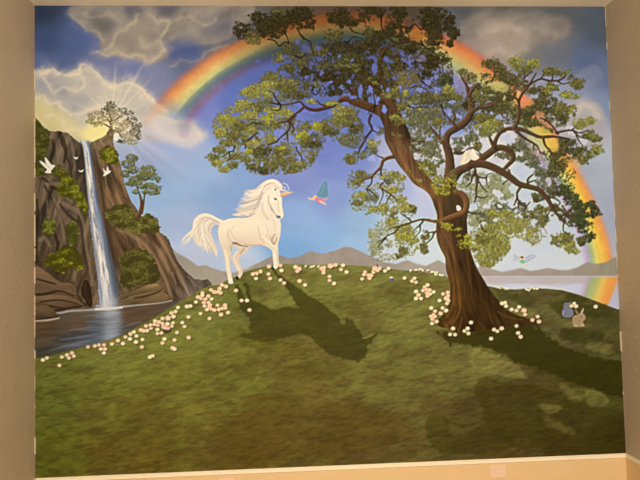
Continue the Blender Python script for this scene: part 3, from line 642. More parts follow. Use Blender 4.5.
# ================================================================ LARGE TREE
p_oak = part('large_tree', None, 'large painted spreading tree with a thick twisted brown trunk')
p_of = part('foliage', p_oak, None); p_ob = part('branch', p_oak, None); p_ot = part('trunk', p_oak, None)
BACK = """
242 31 10 9 D;258 18 9 7 D;262 30 14 9 D;252 36 9 6 M;274 26 13 13 D;282 13 14 6 M;286 20 14 9 D;300 16 13 11 D;254 41 8 4 O;290 49 10 7 M;278 58 8 6 O;300 58 12 7 M;
306 20 10 11 D;302 10 10 5 D;331 18 6 6 D;342 17 8 11 D;351 22 10 5 D;366 14 9 9 D;376 12 8 8 D;333 37 10 8 M;368 31 7 5 M;340 50 19 8 D;318 52 11 7 M;362 50 16 8 D;398 17 12 13 D;394 30 11 9 D;408 26 6 8 D;430 15 14 11 D;433 28 13 11 D;446 22 11 11 D;
453 33 7 7 D;435 40 10 7 D;411 48 11 6 D;430 52 13 5 D;438 60 12 5 D;394 60 11 6 D;450 44 4 4 D;380 36 9 6 D;372 44 9 6 D;402 40 9 4 D;386 52 8 7 D;350 58 16 6 E;
272 78 14 6 O;284 86 11 8 O;251 92 11 7 L;263 94 10 6 L;245 104 8 5 L;239 107 6 5 L;256 108 9 6 O;266 103 8 6 G;250 115 9 5 L;226 118 9 3 L;274 112 9 6 L;268 85 8 5 L;280 97 6 4 G;
296 68 14 7 M;307 72 9 5 D;290 86 10 7 O;300 96 12 5 M;306 86 8 5 M;328 76 14 8 D;342 84 12 8 D;334 93 8 4 D;350 70 14 8 D;340 64 12 4 M;322 66 8 4 M;312 101 6 3 L;333 104 9 3 L;339 114 9 8 L;286 114 8 6 L;344 110 6 4 O;318 84 6 4 G;
362 66 11 8 D;364 78 10 8 D;384 74 12 8 M;398 66 9 6 D;375 88 10 7 D;373 80 5 3 O;392 92 9 8 O;406 93 4 3 L;410 78 13 7 W;426 64 14 6 D;424 74 8 5 D;418 100 13 6 G;400 106 6 5 O;409 111 9 5 G;424 112 10 6 G;392 118 5 4 L;400 84 8 5 W;384 96 6 5 O;
432 62 10 6 D;445 80 9 8 E;430 99 11 7 M;448 90 7 5 L;439 97 6 4 O;463 72 6 3 O;470 78 9 6 W;486 79 7 6 M;476 88 8 5 M;480 95 9 7 O;490 91 7 5 M;458 106 8 5 G;470 105 7 6 D;492 105 14 8 M;491 64 10 6 M;502 72 8 8 W;436 112 10 5 G;450 97 8 5 M;458 96 8 4 O;482 117 9 3 O;502 95 12 8 M;
516 63 8 7 L;534 64 8 6 L;524 70 10 5 O;514 81 14 8 M;500 74 8 8 M;526 88 10 6 W;540 92 12 6 M;555 72 8 5 O;568 75 7 5 O;548 72 6 4 O;577 84 8 6 O;568 95 9 4 L;551 88 9 6 O;545 102 13 7 M;506 96 10 8 M;537 106 10 5 M;500 107 13 8 M;528 114 12 9 M;545 110 11 7 M;
544 121 8 5 G;516 112 6 6 M;496 123 9 6 O;531 123 10 5 M;562 116 10 8 M;549 130 7 3 M;518 145 13 8 G;533 153 9 6 G;566 143 11 5 M;510 152 8 5 G;560 109 9 6 O;570 111 8 6 O;580 124 8 6 L;591 121 5 4 L;590 136 8 6 O;597 139 6 4 O;596 150 8 5 L;580 150 9 4 M;564 150 10 5 M;
574 96 6 3 L;521 158 12 5 G;532 163 8 5 G;559 166 10 9 M;552 174 8 6 M;545 181 10 7 G;554 190 9 8 M;564 190 8 8 E;572 199 8 7 E;498 186 13 7 P;493 195 8 6 P;506 196 9 6 P;537 198 7 5 M;541 208 7 4 O;501 156 8 3 G;558 157 9 6 M;574 155 11 6 M;588 155 10 4 O;583 161 6 4 O;
578 206 8 6 E;590 206 7 5 E;548 186 8 6 G;540 172 7 6 G;490 225 13 9 L;497 240 10 9 L;506 215 9 6 L;495 254 9 7 L;487 264 8 4 L;502 249 8 6 L;515 226 13 8 L;532 236 6 9 L;541 221 8 7 O;529 215 9 5 O;558 240 8 8 O;570 246 9 7 L;566 238 8 6 O;576 251 4 3 L;589 236 6 7 E;
584 226 9 7 E;582 214 11 7 E;594 212 7 6 E;581 241 6 5 M;565 215 9 7 M;555 207 7 4 M;546 212 8 6 O;516 206 13 6 G;496 206 10 5 G;574 222 8 6 E;
228 122 10 6 L;221 133 8 6 L;235 135 12 7 O;242 140 8 5 O;220 150 8 4 O;213 158 7 4 O;217 163 7 4 L;224 169 6 4 L;233 165 6 4 O;235 157 6 3 O;228 144 8 4 O;246 117 7 3 L;258 126 13 7 G;256 144 8 5 L;249 151 6 3 B;247 160 7 4 O;262 152 12 7 M;270 139 6 5 L;268 119 8 5 B;
276 125 7 4 O;253 168 8 4 M;265 171 8 5 M;264 161 8 5 O;280 152 10 7 O;280 165 8 5 O;290 122 11 5 G;318 127 8 5 B;306 127 6 3 O;302 138 9 6 B;312 142 11 8 M;330 132 8 5 M;324 126 7 5 O;345 121 12 7 O;346 139 7 5 G;312 157 6 7 O;285 158 13 7 O;299 165 9 5 O;292 170 9 3 O;
272 165 6 5 O;250 130 8 5 L;240 126 8 5 O;350 113 10 6 O;355 128 8 6 M;350 141 10 6 G;373 144 7 5 L;372 151 6 3 G;351 158 7 6 O;362 155 8 4 G;380 131 5 4 G;398 119 6 5 L;400 133 4 2 O;405 132 7 4 G;420 117 12 7 G;426 130 9 7 G;430 148 10 11 G;424 165 9 5 O;352 162 6 3 O;
362 176 9 5 O;357 182 6 4 O;360 196 8 7 L;358 203 6 3 O;372 198 7 4 G;394 176 7 5 L;388 181 6 5 G;401 178 6 3 L;393 190 8 4 L;402 202 7 6 L;384 208 6 5 L;374 209 5 4 L;397 210 8 4 L;412 209 5 4 M;395 216 4 3 O;392 222 7 4 L;375 234 8 6 P;377 246 7 7 P;373 253 5 3 P;
388 243 4 4 P;403 228 9 5 L;405 237 12 6 L;415 243 6 4 L;403 251 5 5 O;399 256 4 2 O;425 236 5 6 O;423 246 5 3 O;424 251 4 3 O;406 208 8 5 L;430 170 13 8 O;438 180 9 5 L;462 142 11 5 G;471 137 8 5 G;476 146 7 5 O;486 124 11 8 L;480 118 9 5 O;486 133 8 4 O;496 119 7 7 O;
501 130 5 4 G;458 150 5 4 G;464 186 8 5 P;470 177 6 4 G;480 190 11 6 P;485 200 9 5 P;495 178 6 5 P;470 198 7 6 P;477 215 11 4 G;494 214 7 4 L;488 207 9 5 P;466 240 7 6 L;474 221 8 7 P;484 219 7 6 G;490 213 5 3 L;490 228 7 4 L;504 230 7 5 L;485 240 11 7 O;494 247 9 7 L;
503 242 7 6 L;482 258 7 5 L;490 264 5 3 L;480 249 7 5 L;456 118 3 2 G;440 122 9 5 O;446 104 5 4 G;415 150 6 8 G;418 140 8 6 G;440 160 4 5 G;478 156 6 4 G;470 118 5 3 M;390 106 5 4 M;412 122 6 5 G"""
def wash(pts, cols, n, seed, thr=.42, sc=9, size=1.3):
    m = blur(poly(pts), 2.5); f = vnoise(sc, sc * .6, seed, 3); r = np.random.RandomState(seed)
    colf = rbf(cols); idx = np.argwhere((m > .4) & (f > thr))
    for k in range(n):
        j, i = idx[r.randint(len(idx))]
        q = k / n; c = colf[j, i] * (.72 + .55 * q * r.rand() + .12 * r.rand())
        dab(GX[i], GY[j], size * (.5 + .7 * r.rand()), size * (.3 + .3 * r.rand()), r.rand() * 3, c, p_of, a=.75, own=.35)


CC = [(300, 15, 54, 46, 22), (340, 20, 54, 44, 20), (400, 20, 50, 42, 20), (440, 25, 56, 50, 26), (340, 50, 60, 54, 26), (300, 70, 74, 68, 34), (340, 80, 56, 50, 28), (380, 75, 66, 58, 32), (420, 70, 66, 58, 36), (410, 80, 110, 98, 56), (290, 90, 112, 104, 50), (430, 100, 80, 74, 46), (410, 120, 96, 92, 56),
      (470, 100, 92, 86, 50), (500, 80, 80, 70, 42), (490, 105, 78, 70, 44), (530, 85, 84, 74, 42), (530, 115, 84, 84, 50), (560, 110, 104, 104, 54), (540, 150, 96, 94, 60), (440, 150, 106, 100, 72), (420, 165, 122, 118, 66), (470, 140, 112, 110, 76), (550, 190, 92, 88, 58), (575, 220, 74, 70, 46), (480, 190, 150, 148, 106),
      (500, 240, 158, 150, 84), (590, 140, 134, 130, 70), (260, 100, 138, 130, 62), (240, 140, 132, 126, 64), (290, 155, 118, 112, 56), (340, 120, 112, 106, 58)]
wash([(300, 52), (340, 42), (400, 36), (445, 50), (452, 90), (440, 108), (400, 112), (372, 86), (350, 92), (320, 96), (285, 92), (270, 76), (290, 62)], CC, 3600, 401, .34)
wash([(400, 94), (470, 96), (520, 100), (560, 100), (575, 118), (550, 128), (530, 126), (505, 126), (480, 138), (450, 124), (410, 130), (392, 112)], CC, 2300, 402, .40)
wash([(405, 118), (445, 120), (446, 150), (445, 175), (425, 178), (410, 160), (402, 135)], CC, 700, 403, .42)
wash([(500, 150), (560, 150), (575, 170), (570, 200), (560, 205), (548, 180), (530, 160), (505, 158)], CC, 500, 404, .46)
wash([(466, 172), (500, 178), (512, 200), (520, 214), (540, 222), (530, 232), (500, 226), (474, 216), (466, 196)], CC, 700, 405, .48)
wash([(216, 116), (232, 104), (250, 86), (280, 80), (292, 96), (292, 120), (318, 122), (326, 136), (316, 160), (298, 172), (262, 174), (244, 168), (236, 158), (214, 166), (210, 154), (222, 140), (212, 128)], [(q[0], q[1], q[2] * 1.06, q[3] * 1.07, q[4] * 1.12) for q in CC], 3300, 406, .40, 7)
wash([(316, 126), (344, 112), (360, 118), (362, 146), (345, 146), (330, 138)], CC, 700, 407, .38)
wash([(350, 172), (372, 172), (396, 170), (408, 196), (416, 210), (406, 222), (378, 216), (352, 208)], CC + [(380, 190, 146, 140, 84), (360, 190, 140, 134, 74)], 620, 408, .46)
wash([(372, 226), (396, 220), (414, 228), (420, 246), (404, 258), (372, 258)], CC + [(375, 245, 156, 154, 112), (400, 240, 152, 144, 74)], 520, 409, .44)
wash([(474, 220), (510, 216), (545, 226), (538, 244), (512, 236), (508, 252), (486, 268), (472, 250)], CC + [(490, 250, 160, 152, 82), (520, 228, 158, 152, 88)], 1200, 410, .42)
for row in BACK.replace('\n', '').split(';'):
    x, y, rx, ry, k = row.split()
    clump(float(x), float(y), float(rx) * .97, float(ry) * .97, k, p_of)
# sky-holes repainted between the leaf pads
HOLES = """298 42 3 3;318 48 3 3.5;316 58 3 3;374 70 3 6;404 60 4 2;340 56 2 2;361 90 2.5 4;372 90 4 3.5;352 99 3 3;362 105 5 1.8;378 100 3 3;386 108 3.5 4;322 73 3 3;330 82 3 1.6;342 87 3 3;306 77 3 2;349 82 3 2;384 86 4 2;400 87 3 2;436 90 5 3;428 82 4 3;
420 90 6 2;452 102 4 2;456 80 2.5 5;457 86 3 3;412 107 5 1.4;450 113 2.5 5;459 116 4 3;404 117 2 4;344 103 3 2;300 105 5 2;310 111 8 2.5;302 118 8 2;330 113 3 2;470 86 3 2;486 107 2.4 2;497 118 2.5 3;500 119 3 3;492 113 2 2;258 61 3 2;284 57 3 2;
280 134 7 5;290 138 2 4;297 148 3 4;262 135 3 3;230 149 5 2.6;244 148 4 3;242 165 3 3;262 164 3 2;276 100 3 2;277 93 2 3;296 125 2 3;500 195 3.5 3.5;487 206 5 3;496 193 4 4;484 224 4 3;466 230 3 4;495 220 4 2;475 252 2 3;430 137 4 5;443 132 4 3;
426 168 3 2;440 171 5 4;484 168 7 3;520 172 8 7;513 203 6 5;528 200 5 4;545 204 5 3;487 148 6 5;467 155 3 3;505 137 8 3.4;510 141 6 3;500 116 2 2;352 60 2 1.5;420 60 4 2;437 77 3 1.6;495 160 6 4;550 213 3 3;534 222 3 3;548 228 4 3;368 122 3 4;374 130 5 5;
372 160 4 5;402 150 3 5;395 122 2 3;404 110 3 3;498 89 2 1.5;556 82 5 2.5;540 81 6 2;547 78 5 1.4;526 78 3 2;386 60 2 2;416 156 4 4;472 180 3 4;457 182 3 3;482 182 6 3;574 132 8 3.5;570 128 5 2;583 142 5 4;480 226 2 2.4;470 212 3 2;548 180 3 3;549 183 3 3;560 205 3 4;535 142 6 3;
540 150 3 5;530 138 5 3;500 206 3 2;508 222 3 2.4;520 216 3 1.6;543 232 3 4"""
SKYCOL = None
SKYFIX = rbf([(258, 61, 92, 92, 150), (284, 57, 90, 92, 140), (320, 55, 88, 90, 130), (375, 70, 96, 104, 156), (404, 58, 104, 100, 138), (372, 90, 108, 120, 184), (385, 108, 124, 136, 200), (350, 100, 108, 118, 184), (300, 108, 112, 120, 190), (436, 88, 124, 130, 186), (457, 83, 138, 136, 178),
              (450, 114, 142, 152, 204), (420, 60, 132, 116, 130), (410, 107, 132, 140, 196), (470, 86, 176, 160, 186), (486, 107, 168, 170, 192), (497, 118, 148, 160, 196), (280, 134, 126, 136, 198), (230, 149, 142, 156, 206), (290, 148, 128, 136, 194), (260, 165, 138, 154, 204), (276, 97, 116, 118, 160),
              (430, 137, 156, 164, 208), (443, 130, 124, 144, 206), (420, 155, 204, 194, 190), (440, 171, 186, 180, 180), (470, 155, 206, 190, 180), (487, 148, 210, 208, 222), (510, 140, 206, 206, 222), (520, 172, 198, 202, 222), (528, 200, 202, 204, 222), (500, 195, 208, 208, 222), (484, 224, 200, 200, 214),
              (530, 240, 206, 208, 226), (484, 168, 206, 200, 208), (370, 125, 116, 128, 194), (372, 160, 156, 164, 208), (402, 150, 208, 196, 192), (556, 82, 160, 158, 176), (540, 80, 156, 152, 170), (574, 132, 206, 198, 196), (583, 142, 206, 200, 202), (535, 141, 204, 192, 130), (540, 151, 222, 176, 178),
              (549, 183, 196, 184, 206), (500, 90, 216, 150, 110), (545, 228, 206, 206, 226)])
for row in HOLES.replace('\n', '').split(';'):
    x, y, rx, ry = map(float, row.split())
    j = int((y - Y0) * S); i = int((x - X0) * S); c0 = SKYFIX[j, i]
    for k in range(int(3 + rx * ry * .9)):
        t = rng.rand() * 6.28; r = math.sqrt(rng.rand()) * .75
        dab(x + math.cos(t) * r * rx, y + math.sin(t) * r * ry, .5 + rx * .36 * rng.rand(), .5 + ry * .36 * rng.rand(), rng.rand() * 3, c0 * (.97 + .06 * rng.rand()), p_sky, a=.9)
for pts, c, a in (([(519, 99), (524, 97), (532, 99), (533, 103), (528, 106), (521, 108), (519, 104)], (234, 148, 96), .95), ([(516, 92), (520, 92), (518, 98)], (230, 196, 120), .8), ([(536, 112), (542, 112), (546, 120), (554, 127), (553, 130), (544, 124), (538, 119)], (216, 150, 108), .85),
                  ([(536, 128), (545, 129), (552, 134), (545, 136), (540, 134)], (220, 196, 90), .9), ([(548, 140), (556, 138), (558, 146), (556, 152), (550, 150), (547, 144)], (234, 190, 88), .9), ([(491, 84), (500, 82), (508, 86), (506, 92), (498, 91), (492, 90)], (196, 190, 112), .9),
                  ([(410, 36), (418, 30), (424, 34), (422, 40), (412, 41)], (168, 104, 46), .9), ([(402, 24), (408, 15), (412, 20), (420, 26), (412, 28)], (124, 84, 68), .7), ([(383, 15), (388, 18), (386, 26), (383, 30)], (140, 80, 50), .7), ([(392, 37), (398, 38), (399, 42), (393, 41)], (110, 108, 62), .7),
                  ([(420, 56), (424, 54), (426, 60), (420, 62)], (124, 108, 136), .8), ([(422, 48), (430, 50), (436, 55), (428, 53)], (130, 124, 76), .6), ([(384, 56), (390, 58), (394, 63), (386, 62)], (98, 108, 158), .9), ([(350, 14), (357, 12), (358, 20), (352, 20)], (124, 68, 38), .4),
                  ([(316, 12), (326, 12), (326, 26), (318, 27)], (132, 76, 38), .3), ([(526, 142), (534, 140), (542, 146), (541, 150), (532, 146)], (192, 196, 150), .6), ([(528, 144), (536, 150), (540, 156), (534, 154)], (216, 180, 184), .6), ([(302, 44), (310, 48), (310, 54), (304, 52)], (92, 96, 142), .8),
                  ([(537, 152), (542, 150), (545, 160), (541, 162)], (208, 176, 176), .6), ([(568, 160), (576, 158), (580, 166), (572, 168)], (236, 180, 96), .5)):
    lay(blur(poly(pts, rough=.8, seed=int(pts[0][0])), .8) * a * .85, c, p_rb, .45)

BR = (98, 70, 42); BL = (134, 96, 60); BD = (56, 40, 24); TW = (70, 48, 36); TWD = (44, 30, 18)
def limb(pts, col=BR, lit=BL, dark=BD, pid=None):
    if pid is None: pid = p_ob
    stroke([(q[0], q[1], q[2] * .86) for q in pts], col, pid, lit=lit, dark=dark)
def twig(pts, c=TW, k=1.0):
    n = len(pts); stroke([(q[0], q[1], (q[2] if len(q) > 2 else (.95 - .45 * i / max(1, n - 1))) * k) for i, q in enumerate(pts)], c, p_ob, sm=True, a=.9)

# upper structure, drawn dark under the crown
UD = ((64, 46, 26), (92, 66, 38), (40, 30, 18))
limb([(402, 140, 11), (396, 124, 10), (390, 114, 8), (384, 104, 6), (378, 92, 4.5), (368, 82, 3.2), (356, 74, 2)], *UD)
limb([(392, 112, 6), (390, 98, 4.2), (384, 84, 3.2), (380, 72, 3), (380, 60, 2.8), (386, 50, 1.9), (396, 44, 1.4), (412, 41.5, 1.1), (424, 46, .9)], *UD)
limb([(380, 112, 5), (366, 106, 4), (356, 98, 3), (348, 88, 1.8), (338, 80, 1.2)], *UD)
limb([(356, 100, 3), (356, 90, 2.2), (354, 82, 1.4)], *UD); limb([(366, 104, 3.2), (364, 92, 2.6), (362, 82, 1.6)], *UD)
limb([(388, 118, 7), (378, 110, 5.5), (366, 106, 5), (354, 102, 4.4), (346, 99, 3.8), (340, 100, 2.6)], (84, 58, 36), (124, 88, 58), (50, 35, 24))
limb([(400, 122, 5), (396, 112, 4.5), (390, 103, 4), (384, 98, 2.6)], (90, 62, 38), (126, 90, 56), BD)
limb([(335, 105, 1.8), (326, 108, 2.2), (316, 110, 2.2), (309, 109, 2), (304, 106, 1.6), (300, 102, 1.2), (290, 104, .9), (280, 105, .7)], (76, 50, 36), (104, 72, 50), (46, 32, 24))
limb([(304, 107, 1.8), (300, 111, 1.5), (294, 115, 1.2), (288, 120, .8)], (84, 58, 42), None, None)
twig([(342, 101, 1.6), (332, 105, 1.4), (322, 105, 1), (317, 101, .7)])
for t in (((314, 87), (312, 92), (316, 95), (320, 90)), ((280, 104), (276, 99), (273, 93), (268, 91)), ((281, 105), (279, 110), (272, 110)), ((281, 105), (272, 103), (270, 103)),
          ((268, 39), (275, 41), (279, 46), (285, 42), (290, 43)), ((283, 30), (287, 37), (289, 44)), ((297, 28), (300, 34), (304, 40)), ((300, 34), (305, 39), (310, 42), (312, 50), (317, 62)), ((345, 43), (349, 42), (353, 37), (362, 39)),
          ((350, 28), (354, 32), (362, 34)), ((381, 18), (382, 28), (388, 38), (396, 43)), ((381, 18), (386, 10)), ((410, 28), (415, 24), (421, 30), (425, 26), (430, 34)), ((424, 26), (425, 20)), ((294, 55), (300, 58), (306, 54)), ((421, 41), (426, 48), (436, 54)),
          ((410, 88), (418, 86), (428, 91)), ((421, 80), (425, 84), (434, 90)), ((441, 105), (445, 118)), ((398, 116), (400, 108)), ((374, 112), (375, 102), (373, 94)), ((385, 108), (374, 106), (368, 114)), ((408, 106), (416, 108), (428, 106))):
    twig(t, TWD)

# left drooping twigs
for t in (((257, 133, 1), (250, 139, 1.1), (247, 142, 1), (245, 149, .7)), ((247, 142), (242, 141)), ((256, 137), (259, 141)), ((260, 124), (252, 123), (247, 127)), ((235, 146), (233, 151), (229, 152), (223, 157)), ((229, 152), (230, 158), (227, 161)),
          ((296, 116, .9), (290, 121, 1.1), (290, 127, 1), (287, 132, 1), (280, 138, .9), (276, 142, .9), (268, 145, .8)), ((287, 132, 1), (288, 141, .7)), ((291, 123, 1), (294, 129, .8), (292, 134, .6)), ((290, 121, 1), (284, 122, .8), (278, 123, .6)), ((296, 147), (298, 152), (302, 158), (301, 163)),
          ((371, 115, 1.6), (369, 122, 1.4), (372, 129, 1.3), (368, 135, 1.2), (364, 142, 1.1), (360, 149, 1), (358, 154, .7)), ((368, 135), (363, 138)), ((372, 130), (378, 133)), ((383, 158, .9), (378, 156, .7), (374, 152, .5)), ((367, 147), (364, 152)),
          ((381, 176, .9), (381, 168, 1)), ((372, 178), (371, 184), (367, 189), (369, 194)), ((366, 189), (372, 192), (377, 197)), ((383, 183), (380, 186), (383, 192), (382, 198), (379, 204)), ((382, 189), (390, 194), (397, 201)), ((391, 195), (388, 199), (386, 205)),
          ((423, 221, 1.1), (420, 225, .9), (414, 230, .6)), ((420, 225), (420, 231), (416, 236)), ((430, 220.5, 1.6), (422, 219.5, 1.1), (414, 221.5, 1), (404, 225, .9), (392, 228, .7), (388, 230, .5)), ((399, 227), (395, 232), (387, 236), (382, 240), (377, 243)), ((411, 221), (406, 217), (401, 214)),
          ((437, 231, 1.3), (434, 233, 1.1), (432, 238, .9), (427, 243, .7)), ((433, 232), (428, 233)), ((386, 238), (381, 243), (378, 247))):
    twig(t)
limb([(405, 157, 2.6), (396, 156.5, 2.4), (388, 158, 2.2), (383, 161, 2), (381, 167, 1.8), (376, 172, 1.5), (371, 177, 1.4), (365, 179, 1)], (96, 64, 42), (134, 92, 58), (60, 42, 28))

# right hand limbs
RC = (86, 62, 42), (120, 87, 60), (54, 39, 28)
limb([(450, 196, 9), (449, 182, 7), (450, 168, 5.8), (449, 154, 5), (446, 144, 4.4), (448, 134, 3.9), (455, 129, 4.2), (463, 124, 4.4), (469, 117, 4.2), (471, 108, 3.4), (469, 96, 2.6), (466, 84, 1.6)], *RC)
limb([(456, 128, 1.6), (453, 123, 1.4), (449, 119, 1.2), (444, 112, 1)], *RC); limb([(456, 127, 1.6), (453, 122, 1.5), (455, 117, 1.3), (453, 110, 1)], *RC)
limb([(448, 147, 3), (441, 141, 2.2), (436, 134, 1.7), (430, 127, 1.2)], *RC); twig([(440, 138), (440, 130), (442, 126)])
limb([(471, 113, 3.2), (478, 108, 2.4), (488, 107, 1.9), (498, 101, 1.3)], *RC); limb([(469, 96, 2.4), (474, 88, 1.6), (480, 84, 1)], *RC)
limb([(468, 88, 1.6), (463, 80, 1.2), (460, 74, .8)], *RC)
limb([(452, 178, 7), (459, 171, 5.4), (468, 167, 4.6), (478, 161, 4.2), (488, 154, 4.2), (496, 148.5, 4), (504, 148, 3.4), (511, 152, 3.4), (513, 159, 3), (508, 165, 2.4), (503, 170, 2)], *RC)
limb([(470, 164, 5), (482, 164, 4.6), (492, 167, 4.4), (502, 172, 4.2), (511, 178, 4), (519, 184, 3.6), (530, 187, 3.2), (539, 190, 3), (546, 197, 2.8), (551, 205, 2.4), (556, 213, 1.8), (562, 220, 1.3), (568, 225, .9)], *RC)
limb([(494, 150, 3.8), (495, 142, 2.6), (499, 134, 2.3), (505, 129.5, 2.3), (514, 128.5, 2.6), (523, 130, 2.6), (532, 134, 2.2), (540, 137, 2), (552, 136.5, 1.7), (562, 137.5, 1.2), (570, 139, .8)], *RC)
limb([(494, 147, 2.6), (491, 141, 2), (489, 136, 1.2)], *RC)
limb([(514, 129, 2.4), (518, 120, 2), (519, 110, 1.8), (519, 101, 1.7), (522, 94, 1.6), (527, 88, 1.5), (532, 80, 1.3), (536, 73, .9)], *RC)
limb([(516, 131, 2.2), (523, 137, 1.7), (531, 142, 1.5), (537, 146, 1.2), (540, 153, .8)], *RC); twig([(534, 144), (533, 151)]); twig([(540, 152), (546, 156)])
limb([(543, 138, 1.8), (545, 145, 1.4), (550, 151, 1.2), (555, 155, .8)], *RC)
for t in (((558, 134, 1.1), (553, 127, 1), (547, 121, .9), (540, 118, .7)), ((545, 121), (548, 117)), ((556, 133, 1.3), (564, 131, 1.1), (572, 130.5, 1), (580, 133, .8), (588, 130, .6)), ((572, 130), (576, 126)), ((574, 132), (580, 137), (588, 139)), ((576, 135), (579, 141), (583, 146)),
          ((519, 101, 1.3), (515, 97, 1), (516, 92, .8)), ((528, 86, 1.2), (534, 82, 1.1), (541, 79, 1.1), (550, 81, 1.1), (560, 80, 1), (566, 75, .8)), ((541, 79), (544, 73)), ((552, 80), (553, 75)), ((557, 81), (563, 84), (570, 82)), ((524.5, 78), (524.5, 71)), ((525, 77), (530, 73)), ((527, 86), (520, 84)),
          ((520, 188, 1.4), (517, 193, 1.2), (517, 198, 1.1), (514, 205, .8)), ((517, 198, 1.1), (521, 204, 1), (526, 206, .8), (530, 202, .6)), ((518, 203), (519, 210)), ((526, 206), (525, 211)), ((528, 184, 1.3), (528, 179, 1.1), (533, 174.5, .8)), ((530, 182), (536, 180)), ((509, 170), (510, 174), (507, 168)),
          ((503, 184), (508, 180)), ((549, 197), (556, 199), (560, 203), (556, 206), (552, 204)), ((562, 206), (566, 210)), ((560, 217), (568, 214), (571, 218)), ((553, 208), (549, 212), (547, 218)), ((564, 222), (563, 230), (567, 234)), ((570, 210), (573, 218)),
          ((475, 169, 1.3), (475.5, 174, 1.7), (477.5, 178, 1.6), (477, 184, 1.2), (476, 190, 1), (476.5, 197, .8)), ((475, 174, 1.5), (472, 177, 1.2), (471, 182, .9), (466, 187, .6)), ((478, 177), (486, 178), (487, 175), (492, 173)), ((486, 178), (487, 185)), ((476, 196), (482, 198), (488, 196)),
          ((476, 197), (474, 203)), ((479, 182), (483, 188), (487, 192)), ((469, 175), (465, 174)), ((466, 211, 1.5), (471, 213, 1), (476, 214, .7)), ((467, 213), (466, 219), (462, 221), (458, 222)), ((481, 225), (483, 230), (488, 233), (492, 236)), ((455, 153, 1.6), (460, 153.5, 1.6), (465, 152, 1.2)),
          ((465, 152), (470, 148), (478, 151), (482, 156)), ((468, 168), (470, 173)), ((407, 146, 1.5), (409, 140, 1.4), (414, 141, 1), (424, 142, .7)), ((510, 151), (516, 147)), ((495, 205), (500, 210))):
    twig(t, (74, 52, 36), 1.05)
limb([(404, 150, 2), (406, 144.5, 1.9), (411, 145, 1.7), (415, 149, 1.3), (421, 151, .9)], (88, 60, 38), None, None)

# trunk, left fork and base
tcg = 1.0
TR = [(450, 285), (450, 296), (447, 308), (442, 316), (437, 320), (436, 324), (440, 327), (446, 328), (452, 331), (458, 333), (468, 333), (480, 331), (492, 329), (504, 328), (518, 326), (531, 326), (540, 323), (530, 319), (517, 315), (506, 309), (498, 300), (490, 290), (484, 280),
      (478, 270), (473, 258), (470, 248), (468, 236), (467, 222), (467, 214), (467, 204), (464, 196), (458, 190), (450, 186), (436, 184), (424, 172), (414, 158), (408, 144), (404, 130), (400, 118), (394, 108), (384, 104), (376, 108), (380, 118), (384, 128), (385, 140), (391, 152), (398, 164), (406, 174), (414, 184), (424, 190), (430, 196),
      (434, 206), (437, 216), (436, 228), (437, 240), (441, 250), (445, 258), (446, 270)]
tm = poly(TR)
tn = vnoise(2.2, 26, 131, 4, -.12); tn2 = vnoise(3.2, 18, 132, 3, -.5)
tcol = rbf([(386, 112, 96, 68, 42), (394, 120, 84, 58, 36), (390, 130, 104, 74, 46), (402, 132, 78, 54, 34), (392, 145, 150, 104, 60), (402, 150, 118, 82, 50), (410, 170, 150, 104, 60), (416, 165, 92, 64, 38), (430, 192, 142, 98, 56), (440, 200, 110, 78, 46), (455, 205, 78, 58, 34), (438, 225, 128, 86, 50), (450, 215, 70, 48, 28), (460, 225, 62, 46, 24), (445, 240, 120, 82, 48), (462, 240, 66, 46, 24),
            (440, 236, 130, 88, 50), (450, 255, 114, 78, 42), (466, 262, 70, 46, 22), (452, 280, 128, 84, 36), (465, 285, 82, 54, 24), (480, 290, 58, 38, 16), (454, 300, 132, 86, 34), (466, 308, 88, 56, 22), (480, 305, 62, 40, 14), (492, 308, 66, 44, 18), (450, 318, 106, 70, 28), (470, 324, 56, 38, 14), (490, 320, 78, 52, 20),
            (510, 320, 80, 54, 24), (525, 321, 66, 46, 20), (440, 322, 94, 66, 28), (456, 326, 82, 56, 22), (478, 278, 62, 42, 20)])
wv = np.clip((YY - 285) / 40, 0, 1)
tt = tn * (1 - wv) + tn2 * wv
lay(tm, tcol * np.array([.86, .87, .92]) * (.56 + .84 * tt[..., None]), p_ot)
